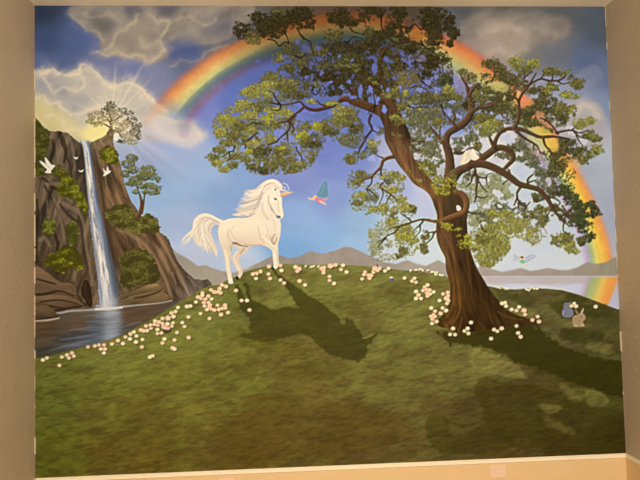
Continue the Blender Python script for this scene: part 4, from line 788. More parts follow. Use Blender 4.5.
for pts, c, a in (([(398, 150, 1), (406, 166, 1.4), (416, 180, 1.4), (428, 192, 1.2)], (160, 114, 68), .5), ([(390, 142, .6), (393, 150, 1), (398, 160, .8)], (160, 114, 70), .5), ([(403, 145, .8), (406, 152, 1)], (166, 116, 68), .5), ([(438, 200, 1), (441, 212, 1.3), (440, 224, 1)], (150, 104, 58), .5),
                  ([(440, 234, .8), (442, 246, 1.2), (448, 258, 1.4), (452, 274, 1.3), (454, 292, 1), (452, 308, .9), (446, 318, .7)], (152, 106, 54), .45), ([(446, 236, .6), (452, 252, .9), (458, 268, .8), (461, 284, .7)], (150, 102, 50), .45), ([(458, 280, .7), (460, 296, .9), (459, 312, .9), (452, 324, .8)], (156, 106, 44), .55),
                  ([(460, 250, .7), (464, 266, .8), (470, 282, .8), (476, 296, .6)], (104, 74, 38), .4), ([(466, 238, 1.6), (462, 250, 1.2)], (48, 34, 16), .6), ([(464, 300, 1.5), (468, 314, 3), (474, 322, 4), (468, 328, 3)], (46, 30, 10), .6), ([(468, 256, 1), (476, 274, 1.2), (484, 290, 1.2)], (46, 32, 14), .4),
                  ([(482, 300, .7), (488, 310, 1), (492, 322, 1)], (120, 82, 34), .5), ([(498, 312, .8), (508, 317, 1), (522, 320, .6)], (118, 82, 42), .6), ([(462, 318, .7), (460, 326, 1), (458, 332, .7)], (140, 96, 42), .6), ([(437, 322, .8), (446, 320, 1), (452, 314, .8)], (58, 40, 18), .6),
                  ([(450, 331, .8), (446, 326, .8), (452, 320, .8), (456, 310, .6)], (134, 92, 40), .5), ([(458, 196, 1.5), (456, 206, 3), (454, 214, 2.4)], (66, 54, 30), .6), ([(451, 190, 2), (449, 200, 3), (446, 210, 3)], (70, 62, 36), .6)):
    stroke(pts, c, None, a=a * .7, soft=1.6)
lay(poly([(456.5, 205.5), (459.5, 206), (461, 209), (459, 211), (456.8, 210)]), (214, 202, 200), p_sky)
limb([(456, 192, 3), (462, 194, 3.4), (466, 200, 3.6), (466.5, 207, 3.4), (463, 213, 3.2), (455, 216, 3.4), (447, 219, 3.2), (439, 221.5, 2.6), (431, 221, 1.4), (425, 220.5, .8)], (112, 78, 46), (142, 100, 60), (66, 45, 26))

# leaf sprays in front of the wood
p_of2 = part('foliage', p_oak, 'bright yellow-green leaf sprays crossing the trunk')
for row in """449 180 7 4 B;445 187 6 4 B;440 192 6 3 B;446 193 5 3 B;436 188 3 2 B;433 185 2 2 B;453 177 4 3 O;455 184 3 3 B;452 172 4 2 O;446 226 8 3 B;450 229 3 2 B;457 229 4 2 B;464 238 8 5 B;470 244 8 5 B;462 245 5 3 B;472 250 5 2 O;441 223 2 1 B;403 120 5 4 L;396 118 4 4 L;394 134 5 2 O;400 136 3 2 O;
340 112 8 6 L;334 104 8 2 L;330 104 5 2 B;371 79 4 3 O;375 83 3 2 B;392 92 6 6 O;388 96 4 3 L;395 88 4 3 L;406 93 3 2 L;448 90 6 4 L;440 98 6 3 O;392 118 4 3 L;407 110 4 4 L;480 95 7 5 O;486 89 5 3 O;495 122 7 4 L;490 132 6 3 L;487 126 8 4 L;424 120 5 3 O;345 61 7 2.4 O;338 65 6 3 O;352 66 8 3 O;356 70 5 2 O;
384 178 4 2 L;384 187 3 1.5 L;411 172 3 2 O;428 173 5 3 L;423 167 5 3 L;420 180 4 2 L;401 107 4 3 O;410 103 2 1.5 L;420 110 2 1.4 L;404 238 8 4 B;410 232 5 3 L;487 236 6 4 L;494 252 6 4 L;486 262 5 3 L;504 228 5 3 B;510 222 6 3 L;520 226 6 4 L;560 238 5 4 L;569 247 6 4 L;491 213 4 2.4 B;489 226 5 2.4 L;
550 88 5 3 L;548 92 5 2 B;566 95 5 2 B;518 62 5 4 L;534 62 5 4 L;572 112 4 4 B;578 125 5 3 L;592 136 4 3 L;597 147 4 3 L;362 193 4 3 B;395 191 4 2.4 B;304 136 5 3 B;318 126 5 3 B;269 118 5 3 B;251 108 5 3 L;249 92 7 3 L;262 88 6 3 L;228 120 7 3 B;222 134 5 3 L;250 151 4 2 B;252 131 5 3 L;248 143 4 2 L;
297 163 5 2 L;281 148 5 2 B;430 134 3 3 O;434 138 4 3 O""".replace('\n', '').split(';'):
    x, y, rx, ry, k = row.split(); clump(float(x), float(y), float(rx), float(ry), k, p_of2, dens=.85, size=1.25, fill=.35)

for x, y, rx, ry, c in ((371, 89, 2.6, 3.6, (112, 124, 188)), (361, 89, 1.6, 4, (106, 116, 180)), (384, 109, 2.6, 4, (124, 136, 200)), (378, 99.5, 2, 2.4, (116, 128, 192)), (375, 69, 2.6, 6, (98, 106, 160)), (353, 97.5, 3.6, 1.4, (108, 118, 184)), (346, 103.5, 3, 1, (112, 122, 186)), (398, 100, 1.6, 3, (120, 130, 190)),
                        (386, 60, 2.4, 2.6, (94, 102, 152)), (388, 90, 2, 2.4, (114, 124, 184))):
    for k in range(12):
        t = rng.rand() * 6.28; r = math.sqrt(rng.rand()) * .8
        dab(x + math.cos(t) * r * rx, y + math.sin(t) * r * ry, .5 + rx * .3, .5 + ry * .3, 0, np.array(c), p_sky, a=.85)
for row in "396 98 6 5 M;402 110 5 5 O;392 84 6 5 D;384 96 4 3 W;398 122 4 5 O;366 96 4 3 D;376 80 5 4 D".split(';'):
    x, y, rx, ry, k = row.split(); clump(float(x), float(y), float(rx), float(ry), k, p_of, size=1.2, fill=.5)


def over(n, seed, x0, y0, x1, y1, thr):
    f = vnoise(8, 6, seed, 2); r = np.random.RandomState(seed); colf = rbf(CC)
    for k in range(n):
        x = x0 + (x1 - x0) * r.rand(); y = y0 + (y1 - y0) * r.rand(); j = int((y - Y0) * S); i = int((x - X0) * S)
        if f[j, i] < thr or ID[j, i] not in (p_ob, p_of): continue
        dab(x, y, .5 + .7 * r.rand(), .4 + .2 * r.rand(), r.rand() * 3, colf[j, i] * (.8 + .6 * r.rand()), p_of, a=.8)
over(3800, 501, 335, 30, 440, 100, .46); over(500, 502, 455, 76, 500, 112, .55); over(500, 503, 410, 124, 446, 160, .55)

# doves perched on the limb
for n, (x, y, s) in enumerate(((466, 157.5, 1.0), (473.5, 155, 1.0))):
    lab = ('left of the two painted white doves perched on the limb', 'right of the two painted white doves perched on the limb')[n]
    p = part('dove', None, lab)
    if n == 0:
        lay(poly([(460, 164), (462, 158), (464, 153), (466.5, 150.5), (469, 152), (469, 156), (470, 160), (467, 163), (463, 164.5)]), (232, 212, 176), p)
        stroke([(463, 162, .8), (465, 157, 1)], (246, 230, 200), p, a=.7)
    else:
        lay(poly([(470, 152), (471, 149.5), (473.5, 149), (475, 151), (476.5, 154), (479, 157), (478, 159), (474, 160.5), (471, 158), (470, 155)]), (240, 222, 188), p)
        stroke([(473, 151, .8), (474, 156, 1)], (250, 236, 208), p, a=.7)
    dab(x + (1.2 if n == 0 else -2.2), y - 4, .35, .35, 0, (120, 96, 70), None, a=.7)

# ================================================================ UNICORN
p_uni = part('unicorn', None, 'white painted unicorn stepping along the top of the hill')
p_leg = part('leg', p_uni, 'raised far hind leg with a dark hoof')
p_hoof = part('hoof', p_uni, 'dark hoof')
p_body = p_uni
W0 = (240, 218, 184); W1 = (250, 232, 200); W2 = (208, 182, 154); W3 = (150, 124, 104)
# far hind leg
lay(poly([(234, 243), (240, 241), (250, 244), (249, 248), (246, 252), (241, 256), (238.5, 259.5), (240, 264), (242, 269), (242.8, 273), (240.5, 277.5), (238, 279), (237, 277), (238.6, 273), (236, 268), (233, 263), (231, 259), (233, 255.5), (237, 251.5), (237.5, 248), (235, 246)]), (222, 198, 170), p_leg)
stroke([(236, 243, 1.2), (241, 244.5, 1.8), (247, 246, 1.2)], (138, 112, 92), p_leg, a=.85)
stroke([(244, 249, 1.2), (240, 254, .8)], (176, 150, 126), None, a=.6)
stroke([(238, 251, .5), (234, 257, .6), (236, 263, .6), (239, 270, .6)], (246, 228, 200), None, a=.8)
lay(poly([(236, 276), (238.6, 276.5), (239.3, 279.5), (237.3, 280.6), (235.6, 278)], sm=False), (34, 26, 28), p_hoof)
# tail
p_tail = part('tail', p_uni, 'flowing white tail')
lay(poly([(224, 221), (217, 218), (212, 215), (207, 213.3), (201, 213.8), (196, 217), (193, 222), (192, 229), (187, 234), (182, 240), (188, 236.5), (192, 235), (193, 239), (196, 244), (199, 246.5), (203, 245.5), (206, 249), (207.5, 252), (210, 248), (213, 252), (215.5, 256), (217.6, 251), (215, 244), (212.5, 238),
          (211, 232), (212, 228), (216, 225), (220, 225)]), (226, 206, 180), p_tail)
for pts, c, a in (
        ([(222, 222, 1), (214, 217.5, 1.2), (207, 215, 1.3), (200, 216.5, 1.2), (195, 222, 1), (193, 230, .8), (186, 236, .5), (181, 243, .3)], (246, 228, 200), .9), ([(219, 222.5, .7), (208, 218, .7), (201, 221, .6), (198, 228, .6), (200, 238, .5), (205, 247, .4)], (196, 176, 156), .7),
        ([(216, 221, .6), (208, 219.5, .6), (204, 226, .6), (205, 236, .6), (210, 246, .5), (215, 255, .4)], (188, 170, 156), .6), ([(199, 219, .5), (196, 228, .6), (197, 238, .6), (200, 245, .4)], (246, 226, 196), .7), ([(212, 221, .5), (206, 227, .6), (207, 236, .6), (212, 246, .6), (216.5, 252, .5), (216, 258, .3)], (244, 220, 186), .8),
        ([(214, 222, .4), (210, 226, .5), (209, 232, .5)], (176, 168, 176), .7), ([(216, 223.5, .5), (213, 227, .6), (214, 232, .6), (216, 236, .3)], (168, 180, 206), .7), ([(191, 236, .4), (185, 240, .4), (184, 246, .25)], (206, 196, 196), .7), ([(196, 240, .4), (200, 246, .5), (202, 246, .3)], (232, 208, 178), .7),
        ([(206, 246, .4), (207, 250, .4), (208, 253, .25)], (228, 204, 178), .7), ([(202, 219, .4), (201, 230, .5), (204, 240, .5), (209, 248, .4)], (236, 214, 184), .7)):
    stroke(pts, c, p_tail, a=a)
for k in range(26):
    f = rng.rand(); ax = 214 - 14 * rng.rand(); ay = 216 + 3 * rng.rand()
    if f < .3: pts = [(ax - 6, ay + 2, .4), (194 + 3 * rng.rand(), 226 + 4 * rng.rand(), .45), (188 + 3 * rng.rand(), 237 + 3 * rng.rand(), .35), (181 + 6 * rng.rand(), 240 + 6 * rng.rand(), .2)]
    else: pts = [(ax, ay + 2, .4), (198 + 9 * rng.rand(), 226 + 3 * rng.rand(), .5), (199 + 10 * rng.rand(), 238 + 3 * rng.rand(), .45), (202 + 15 * rng.rand(), 248 + 9 * rng.rand(), .2)]
    stroke(pts, [(250, 236, 208), (212, 194, 174), (240, 220, 190)][k % 3], p_tail, a=.6)
# body, near legs, neck, head
BODY = [(222, 222), (228, 219), (236, 218), (246, 217.8), (253, 215), (258, 208), (261, 200), (264, 193), (269, 188), (273, 186.5), (276, 187.5), (279, 190), (281, 194), (282, 199), (282, 205), (283, 211), (283.6, 215.5), (281.5, 218.5), (278.6, 219), (276.2, 217), (275, 213.5), (272.5, 209.5),
        (270.2, 206.5), (271, 210), (275, 214), (279, 218), (280.8, 224), (280.6, 232), (279.5, 239), (278, 244), (278.4, 250), (278.4, 258), (279, 263), (277.8, 267), (275.5, 269.2), (273, 269), (273.6, 265), (272.8, 258), (272, 251), (268, 247.5), (263, 245.3), (256, 245.5), (249, 246), (243, 245.6), (238, 243), (235, 242),
        (233, 244.5), (231.6, 249), (231, 255), (230, 262), (230.4, 268), (231.8, 276), (233, 281.5), (233, 283.5), (229, 283.6), (228, 280), (227, 273), (225.5, 267), (225, 260), (223.6, 252), (221, 245), (218.8, 238), (218, 231), (219, 226)]
lay(poly(BODY), rbf([(225, 225, 246, 226, 190), (240, 225, 248, 228, 190), (255, 225, 246, 226, 190), (222, 240, 240, 216, 182), (235, 236, 236, 212, 180), (250, 238, 238, 212, 176), (262, 238, 232, 206, 172), (252, 244, 214, 188, 156), (240, 243, 202, 176, 148), (268, 225, 240, 220, 190), (278, 228, 244, 226, 198),
                     (230, 230, 252, 236, 204), (245, 232, 250, 232, 200), (262, 228, 250, 234, 206),
                     (275, 240, 220, 196, 166), (276, 256, 238, 218, 190), (227, 258, 238, 214, 180), (230, 278, 240, 220, 190), (270, 200, 246, 230, 204), (280, 205, 244, 226, 198), (262, 210, 240, 220, 192), (266, 216, 234, 212, 184), (232, 250, 206, 180, 152)]), p_body)
for pts, c, a in (
        ([(229, 229, .8), (228, 236, 1.2), (231, 242, 1)], W2, .45), ([(234, 226, .6), (231, 232, .8), (236, 241, .8)], W2, .4), ([(258, 226, .6), (260, 236, 1), (264, 243, .9)], W2, .5), ([(262, 236, .8), (270, 243, 1), (276, 248, .8)], W1, .7), ([(275, 234, .6), (272, 240, 1), (274, 244, .9), (277, 238, .5)], (170, 142, 118), .7),
        ([(270, 236, .5), (271, 241, .7)], (190, 162, 136), .6), ([(244, 244.6, .8), (252, 245.2, .8), (262, 244.8, .6)], (190, 162, 134), .6), ([(274, 250, .5), (275, 258, .7), (275.5, 264, .6)], W1, .7), ([(277.4, 250, .4), (277.6, 262, .5)], (198, 172, 150), .6), ([(225, 250, .8), (227.5, 260, .9), (229.5, 272, .8), (230.5, 281, .7)], W1, .7),
        ([(229.6, 256, .4), (229.4, 266, .5), (231, 278, .4)], W2, .6), ([(230.8, 246, .8), (231.2, 251, .6)], (170, 144, 120), .6), ([(233, 243, 1.1), (236.5, 243.6, 1)], (128, 104, 86), .8), ([(268.6, 196, .5), (268.5, 202, .7), (271, 207, .8), (274.5, 213, .6)], (196, 170, 144), .75), ([(262, 204, .7), (263, 212, 1), (268, 219, 1)], W2, .5),
        ([(266, 198, .6), (265, 206, .7), (268, 213, .7), (273, 219, .6)], W1, .6), ([(270, 214, .5), (274, 222, .7), (275, 230, .6)], W2, .4), ([(279, 197, .4), (280.5, 205, .5), (282, 213, .5)], W1, .8), ([(277.6, 199, .3), (278.2, 206, .5), (279.4, 212, .4)], (208, 182, 152), .6), ([(274, 194, .6), (272, 199, .9), (274, 206, .8)], W1, .5),
        ([(266, 224, .5), (268, 232, .7), (266, 238, .5)], W2, .35), ([(241, 222, .6), (250, 221, .8), (256, 218, .6)], W1, .5)):
    stroke(pts, c, None, a=a, soft=1.0)
# muzzle, eye, ear hollow
dab(279.2, 216.8, 1.8, 1.2, .5, (96, 82, 78), p_uni, a=.85); dab(278.6, 216.3, .7, .5, .3, (24, 20, 22), p_uni); stroke([(276.3, 214, .3), (276.8, 217, .4), (278, 218.6, .3)], (90, 76, 70), p_uni, a=.7)
p = part('eye', p_uni, 'black eye'); dab(275.5, 199.3, 1.35, .85, .05, (20, 14, 16), p); dab(274.9, 198.2, 1.6, .35, -.1, (96, 76, 64), None, a=.6); dab(275.9, 199.0, .25, .25, 0, (200, 190, 180), None, a=.7)
dab(275.4, 189.6, .75, 1.1, .5, (66, 48, 40), p_uni)
# mane
p_mane = part('mane', p_uni, 'long white windblown mane')
lay(poly([(283, 187.5), (281, 183.5), (277, 180.2), (272, 179), (267, 180), (262, 183), (257, 187.5), (251, 190.3), (246, 189.3), (250, 192), (254, 192.6), (249, 194), (244.5, 192.6), (248, 196), (252, 197), (246, 199), (241, 197.6), (246, 201), (249, 202), (243, 205), (238.5, 204.5), (243, 207), (241, 209.6),
          (236, 209.4), (240, 212), (237, 213.6), (231.5, 214.6), (238, 216), (245, 216.5), (251, 215.6), (256, 211.5), (258.6, 205), (260.5, 198.5), (263.5, 192.6), (268, 188.4), (272, 186.8), (276, 187), (280, 190)]), (232, 212, 188), p_mane)
for k in range(34):
    f = k / 33.; ex = 246 - 12 * f + 2 * rng.randn(); ey = 190 + 25.5 * f; sx = 270 - 16 * f; sy = 182.5 + 28 * f
    mx = (sx + ex) / 2; my = (sy + ey) / 2 + 2.2 - 2 * f
    c = [(250, 234, 208), (200, 178, 160), (240, 220, 194), (186, 166, 152), (246, 226, 196)][rng.randint(5)]
    stroke([(sx, sy, .55), (mx, my, .55), (ex, ey, .22)], c, p_mane, a=.7)
for pts, c in (([(280, 185, .6), (273, 181, .9), (266, 183, .8), (259, 190, .6)], (252, 238, 212)), ([(278, 186, .5), (271, 183.5, .7), (264, 188, .7), (259, 198, .6), (255, 208, .5)], (214, 192, 168)), ([(281, 187, .5), (274, 184.5, .6), (267, 187, .5)], (248, 232, 204)),
               ([(262, 192, .6), (259, 200, .7), (255, 209, .6), (249, 215, .4)], (196, 172, 150)), ([(241, 214.5, .4), (248, 216.6, .5), (255, 213.5, .4)], (176, 156, 146))):
    stroke(pts, c, p_mane, a=.8)
stroke([(283, 183.2, .4), (286, 184, .5), (288.2, 187, .5), (288.6, 190, .45), (286.4, 191.5, .4)], (196, 206, 232), p_mane, a=.85); stroke([(283.6, 186.6, .5), (285.4, 188.6, .5)], (232, 222, 210), p_mane, a=.7); dab(283.3, 186.8, .7, .6, 0, (112, 110, 140), None, a=.8)
stroke([(278, 190, .9), (282, 190, 1), (286, 191, .7)], (244, 226, 200), p_mane, a=.7)
p = part('horn', p_uni, 'pale golden horn'); lay(poly([(280, 193.6), (284, 192.2), (289, 192), (294, 191.8), (290, 193.6), (285, 195.6), (281, 197.2), (280.2, 196)], sm=False), (232, 184, 122), p)
stroke([(281, 196.6, .5), (285, 194.8, .4)], (214, 154, 90), p, a=.8); stroke([(284, 192.8, .4), (291, 192.1, .3)], (246, 212, 160), p, a=.8)
p_hoof = part('hoof', p_uni, 'dark hoof')
lay(poly([(272, 266.5), (274.5, 268), (275.2, 270), (273.6, 270.4), (271.4, 268.6)], sm=False), (36, 28, 26), p_hoof)
dab(275.5, 267.4, 1.3, 1.2, 0, (250, 240, 218), p_uni)

# ================================================================ FLYING DOVES
WD = (240, 228, 206)
p = part('dove', None, 'largest painted white dove flying in front of the left cliff')
for q in ([(39.5, 160.8), (43, 162), (47, 165), (50, 167), (48, 169.5), (44, 166.5), (41, 163.5)], [(45, 157), (47, 159), (50, 163), (52, 166), (50, 168), (47, 165), (45.4, 161)], [(47, 166), (52, 165), (55.2, 165.5), (53.5, 168), (51, 171), (51.5, 173), (48, 173.2), (44.8, 172.4), (47, 170)]):
    lay(poly(q), WD, p)
stroke([(46, 165, .4), (50, 168, .5)], (206, 188, 156), None, a=.6)
p = part('dove', None, 'small painted dove high against the cliff beside the waterfall top')
lay(poly([(73.5, 156.6), (76, 157.5), (78.5, 157), (77.5, 158.8), (76, 159.3), (74.5, 158.6)], sm=False), WD, p)
p = part('dove', None, 'tiny painted dove below the small one beside the waterfall')
lay(poly([(78.5, 170), (81, 170.8), (83.8, 169.2), (83, 171.6), (81, 172.4), (79.5, 171.6)], sm=False), WD, p)
p = part('dove', None, 'painted white dove flying in front of the right cliff')
for q in ([(103, 168.2), (105, 170.5), (106.6, 172.4), (105, 173.4), (103.6, 171.4)], [(107.4, 166.4), (108.6, 169), (109, 171.4), (107, 172.4), (106.6, 169)], [(104.5, 172), (108, 170.8), (111, 171.2), (109.5, 173), (107, 174.6), (104.8, 176), (103, 175.6), (104.4, 173.6)]):
    lay(poly(q), WD, p)
p = part('dove', None, 'painted white dove beside the trunk of the sunlit cliff tree')
lay(poly([(113.5, 137), (115, 133.5), (117.4, 133), (119, 135), (120, 137.4), (118.5, 140), (116, 141), (114, 139.6)]), (236, 226, 212), p)
stroke([(118.5, 139.6, .5), (120.5, 140.4, .6), (121.6, 141.6, .5)], (30, 26, 20), None, a=.9); stroke([(119.4, 136, .3), (120.6, 136.2, .4)], (48, 42, 30), None, a=.8)

# ================================================================ FAIRIES, RABBITS, SMALL CREATURES
p_f = part('fairy', None, 'tiny painted fairy in pink with a tall teal wing flying before the unicorn')
p = part('wing', p_f, 'teal wing')
lay(poly([(317, 195.5), (318.6, 191.5), (321, 187), (323.6, 182.6), (326, 181.4), (327.2, 184), (327.6, 189), (328.6, 193), (326.6, 196.6), (321, 197)]) * .85, (98, 140, 152), p)
stroke([(324, 184, .4), (323, 190, .5), (320, 195, .4)], (126, 166, 172), None, a=.7); stroke([(327.5, 188, .4), (329.6, 192, .5), (328, 196, .4)], (150, 164, 196), p, a=.6)
stroke([(308.6, 197.8, .6), (311, 199.2, .9), (314, 199, .9), (316, 197.8, .8)], (238, 190, 150), p_f); dab(315.4, 196.8, 1.7, 1.4, 0, (236, 200, 112), p_f); dab(313.6, 197.8, 1, 1, 0, (236, 190, 156), p_f)
stroke([(316, 198.5, 1.2), (319, 200, 1.8), (322, 200.4, 1.8), (325, 199.6, 1)], (216, 132, 138), p_f); stroke([(320, 201.5, .9), (323, 203, .8), (326, 204.6, .6)], (236, 190, 170), p_f); stroke([(323, 200, .6), (327, 198.6, .6)], (222, 160, 160), p_f); stroke([(318, 202, .5), (320, 203, .6)], (204, 120, 128), p_f)
p_f = part('fairy', None, 'tiny painted fairy in a green dress flying above the lake')
p = part('wing', p_f, 'grey translucent wing')
lay(poly([(512.6, 255.5), (517, 256.4), (519.6, 258), (518, 260.4), (514, 261), (512.6, 259.6), (514, 258)]) * .35, (160, 162, 176), p, .22)
p = part('wing', p_f, 'grey translucent wing')
lay(poly([(525, 258), (529, 255), (535, 254.6), (536, 256.6), (532, 259), (528, 262), (525, 261)]) * .35, (162, 164, 178), p, .22)
for t in ([(514, 254.6, .25), (518, 257.5, .3)], [(526, 258, .25), (532, 254.6, .3)], [(527, 261, .25), (535, 256.8, .3)]): stroke(t, (132, 132, 142), p, a=.6)
dab(521.6, 257.6, 2.4, 1.5, 0, (216, 176, 140), p_f); dab(522, 257.2, 1.6, 1.1, .2, (136, 62, 44), p_f); dab(522.4, 261.6, 3, 1.9, .2, (124, 186, 148), p_f); stroke([(524, 263.6, .6), (526.6, 265.4, .5)], (226, 196, 172), p_f); stroke([(519, 259, .5), (520.4, 260.6, .5)], (226, 190, 160), p_f)

p_r = part('rabbit', None, 'painted blue-grey rabbit sitting behind the tan one')
lay(poly([(562, 313), (563, 309.5), (565, 307.5), (568, 307), (571, 308.6), (573, 311), (573, 315), (571, 317), (567, 317.4), (563.6, 316.6)]), (124, 122, 132), p_r)
lay(poly([(563.4, 307.5), (564, 304), (566, 302.4), (568, 303), (570.6, 301.6), (570.6, 304.6), (569, 307.4), (566, 308.6)]), (122, 118, 120), p_r)
for k in range(26): dab(563 + 9 * rng.rand(), 304 + 12 * rng.rand(), .8, .35, 1.4, [(150, 146, 146), (96, 96, 122), (112, 110, 108)][k % 3], None, a=.5)
stroke([(563, 311, .4), (562.8, 315, .4)], (176, 172, 166), None, a=.7); dab(566, 305, .35, .35, 0, (40, 34, 34), None)
p_r = part('rabbit', None, 'painted tan rabbit with upright ears on the grass')
lay(poly([(572.4, 323), (572.4, 318.6), (574, 316), (577, 315), (580, 317), (582.6, 321), (583.6, 326), (581, 327), (578, 326), (575, 327), (573, 325.6)]), (168, 142, 100), p_r)
lay(poly([(578, 316), (579.4, 313.6), (582, 313), (584.6, 315), (585.4, 318), (583.6, 320.6), (580.6, 320.4), (578.6, 318.4)]), (172, 142, 106), p_r)
stroke([(575.6, 309.4, .35), (576.4, 312, .7), (578.6, 314.6, .7)], (154, 124, 86), p_r); stroke([(583.2, 308.6, .5), (582, 311.6, 1), (580.8, 314, .8)], (190, 160, 124), p_r)
for k in range(24): dab(573 + 9 * rng.rand(), 316 + 9 * rng.rand(), .8, .35, 1.2, [(190, 164, 120), (128, 104, 68), (176, 150, 110)][k % 3], None, a=.45)
dab(581, 316.6, .55, .6, 0, (66, 44, 28), None); stroke([(581, 324, .4), (584, 325.6, .5)], (206, 182, 146), p_r); stroke([(575, 325.5, .5), (577.4, 326.4, .5)], (196, 172, 132), p_r)
p = part('butterfly', None, 'tiny painted blue butterfly under a pale flower in the grass')
dab(391.6, 280, 2, 1.9, .3, (96, 92, 128), p); dab(391.2, 277.4, 1.8, .9, 0, (226, 208, 150), p); dab(392.6, 279.6, .6, .9, .2, (60, 56, 88), p)
p = part('butterfly', None, 'tiny painted dark blue butterfly above pink flowers on the hilltop')
dab(377.2, 265.4, .9, 1.4, .2, (62, 62, 92), p)

# ================================================================ FLOWERS
FL = """47 358 1;188.6 337.5 1;59.5 365.4 1;43 360 0;62 357 1;67 355 1;69 358 1;72 353 2;74 356 1;88 347 2;95 346 1;99 345 2;104 345 2;101 349 0;105 349 1;104 353 0;112 344 1;118 340.5 1;123 343.5 0;125.5 337 1;130 339 0;130.5 334 1;134 332 0;136.5 336 0;136 342 0;142.5 339.5 0;142 347 1;141 330 1;143.5 330.8 1;147 330.6 1;146 326 1;
151 328 1;150.5 325 1;155 321 0;154.5 324.3 2;158 325 2;157.5 329.5 0;157.5 333.5 1;161.5 333 1;159 322 1;162.5 323.5 1;162.5 318.5 1;168 318 3;165.5 328 5;167.5 324 0;172 326 1;173 323 1;171.5 313 1;173.5 316.5 0;175.5 311.5 1;178 307.5 0;164.5 339 0;162.5 343 1;174.5 340 1;177 332.6 1;172.5 347.8 1;174.5 349 0;
152.5 356 0;150 357 0;187 306.5 0;190.5 306 0;196 302 0;198 297 1;202.5 293 1;201 298.5 1;205.5 299 2;202.3 295.4 0;208.5 296 1;211.5 299 0;204 302.5 2;208.5 302.5 1;210 305 1;209 307.4 1;211.5 309 2;214.5 310 1;217.5 305.3 1;200.5 313.6 1;188.5 317 1;182.3 322.6 0;184.5 326.5 1;211 290 1;214 292 1;216.4 292.3 2;
219.6 288.6 1;218.8 291.4 1;222 285 1;226 286.5 1;220.5 292.8 2;236 290.5 1;241.5 300.5 1;247 300.5 0;225 305.3 1;222 308.5 1;219 309.4 1;228 312.6 1;221 314.6 1;249.5 310 2;209.5 318.5 1;204.6 306 1;207 309.6 0;225.4 308 1;269 266.5 1;280.5 265.5 2;281.5 270.5 0;260.5 271.5 1;256.5 273.5 1;253 274 1;
256 278.5 0;268.5 274 1;270 278.5 1;280.5 280 1;284 283 1;295.5 267 0;299 269 3;297.3 271 2;299.5 281 1;305 285 0;306 266.2 4;311 266.5 4;313.4 266 4;318 266.4 4;321.5 268.5 1;324 267.5 1;323.5 270.5 1;323.5 272.8 1;330.5 266 3;335.5 265 1;343 265.3 0;341 269.5 1;346.5 272 0;329.5 276.5 1;329.5 280.5 2;334 283.5 0;
362 279 1;365 272 2;364 274.6 1;368 275 2;371 275.4 1;369.5 278 1;373.5 272 1;375 268.5 3;379.5 268.5 2;377.5 270.5 1;385 270.8 0;388.5 268.5 0;404.5 278 0;412 281 1;414.5 278.3 0;416 282.3 1;427.5 285 0;424.5 287 1;423 290.5 1;426 289.4 2;429.4 290.2 1;427 293 1;430 294 0;427.5 296 1;433.5 292 0;416 291.5 0;418.5 295 1;
416 298.5 0;421 298.5 0;443 294 1;447.7 292.5 1;448 295.6 1;446.5 298.4 3;448.3 300.8 1;447 303.4 0;439.5 300.5 0;431.2 308 0;435 311.2 1;442.5 308 0;446 310.5 0;440.5 313.5 1;433.5 314.6 2;431 316.3 1;432.5 319 1;434.6 316.6 1;432 323.5 0;436.5 321.5 1;453 328.5 0;450 334.4 0;455 334.6 1;471 322.5 0;467.6 328.4 0;464.4 331 1;
468.4 333.4 1;411 270.6 4;416 270.2 4;420 269.6 4;423 270 4;428 270.6 4;432 271.5 4;434.4 272.6 4;437.4 272.6 4;436 274.2 4;439.4 275 4;442.4 275 4;502 303.4 0;505 302.6 0;506 306 0;511.6 309.5 0;516.4 310.6 1;519 307 0;524 310.4 3;525 314.4 1;532.3 320 2;537.6 316.6 1;539 321.6 2;501.6 328.4 1;516.4 326 1;498 287 4;500.4 287.6 4;
505 288.6 4;507.4 289 4;526.6 289 4;529 289.8 4;531 288.4 4;534 288.4 4;537 288.4 4;494 329.6 1;497.2 331.2 1;491 338.6 1;518 333 1;520.6 336.8 1;571.4 306 0;574 303.6 0;576 306.2 0;595.6 306.6 0"""
FLC = [((228, 192, 130), (248, 222, 172)), ((228, 172, 120), (248, 208, 162)), ((230, 160, 118), (250, 200, 160)), ((234, 166, 122), (252, 208, 168)), ((226, 208, 150), (244, 230, 180)), ((224, 150, 126), (244, 190, 166))]
fl = []
for row in FL.replace('\n', '').split(';'):
    x, y, k = row.split(); fl.append((float(x), float(y), int(k)))
order = sorted(range(len(fl)), key=lambda i: (-{4: .7, 3: 2.2, 5: 3.6}.get(fl[i][2], 1.6), i))
big = set(order[:96])
p_fs = part('flower', p_hill, 'tiny cream and pink painted flowers scattered over the hill', True)
for i, (x, y, k) in enumerate(fl):
    if i in big:
        pf = part('flower', p_hill, None)
    else:
        pf = p_fs
    s = {4: .75, 3: 1.35, 5: 2.0}.get(k, 1.0) * (1.02 + .2 * rng.rand())
    d, l = FLC[k]; a0 = rng.rand() * 6.28
    dab(x + .7 * s, y + .9 * s, 1.9 * s, 1.5 * s, 0, (56, 44, 14), None, a=.6)
    for q in range(5 if k < 4 else 3):
        a_ = a0 + q * 1.257
        dab(x + math.cos(a_) * 1.05 * s, y + math.sin(a_) * .85 * s, .95 * s, .85 * s, a_, (np.array(d) * (.5 if q % 2 else .3) + np.array(l) * (.5 if q % 2 else .7)), pf, a=.96)
    dab(x, y, .8 * s, .7 * s, 0, l, pf, a=.9)
    dab(x + .1, y + .1, .4 * s, .35 * s, 0, (226, 170, 110), None, a=.55)

# crisp brush edges
for q in range(3): IM[..., q] = np.clip(IM[..., q] + .75 * (IM[..., q] - blur(IM[..., q], 1.2)), 0, 255)
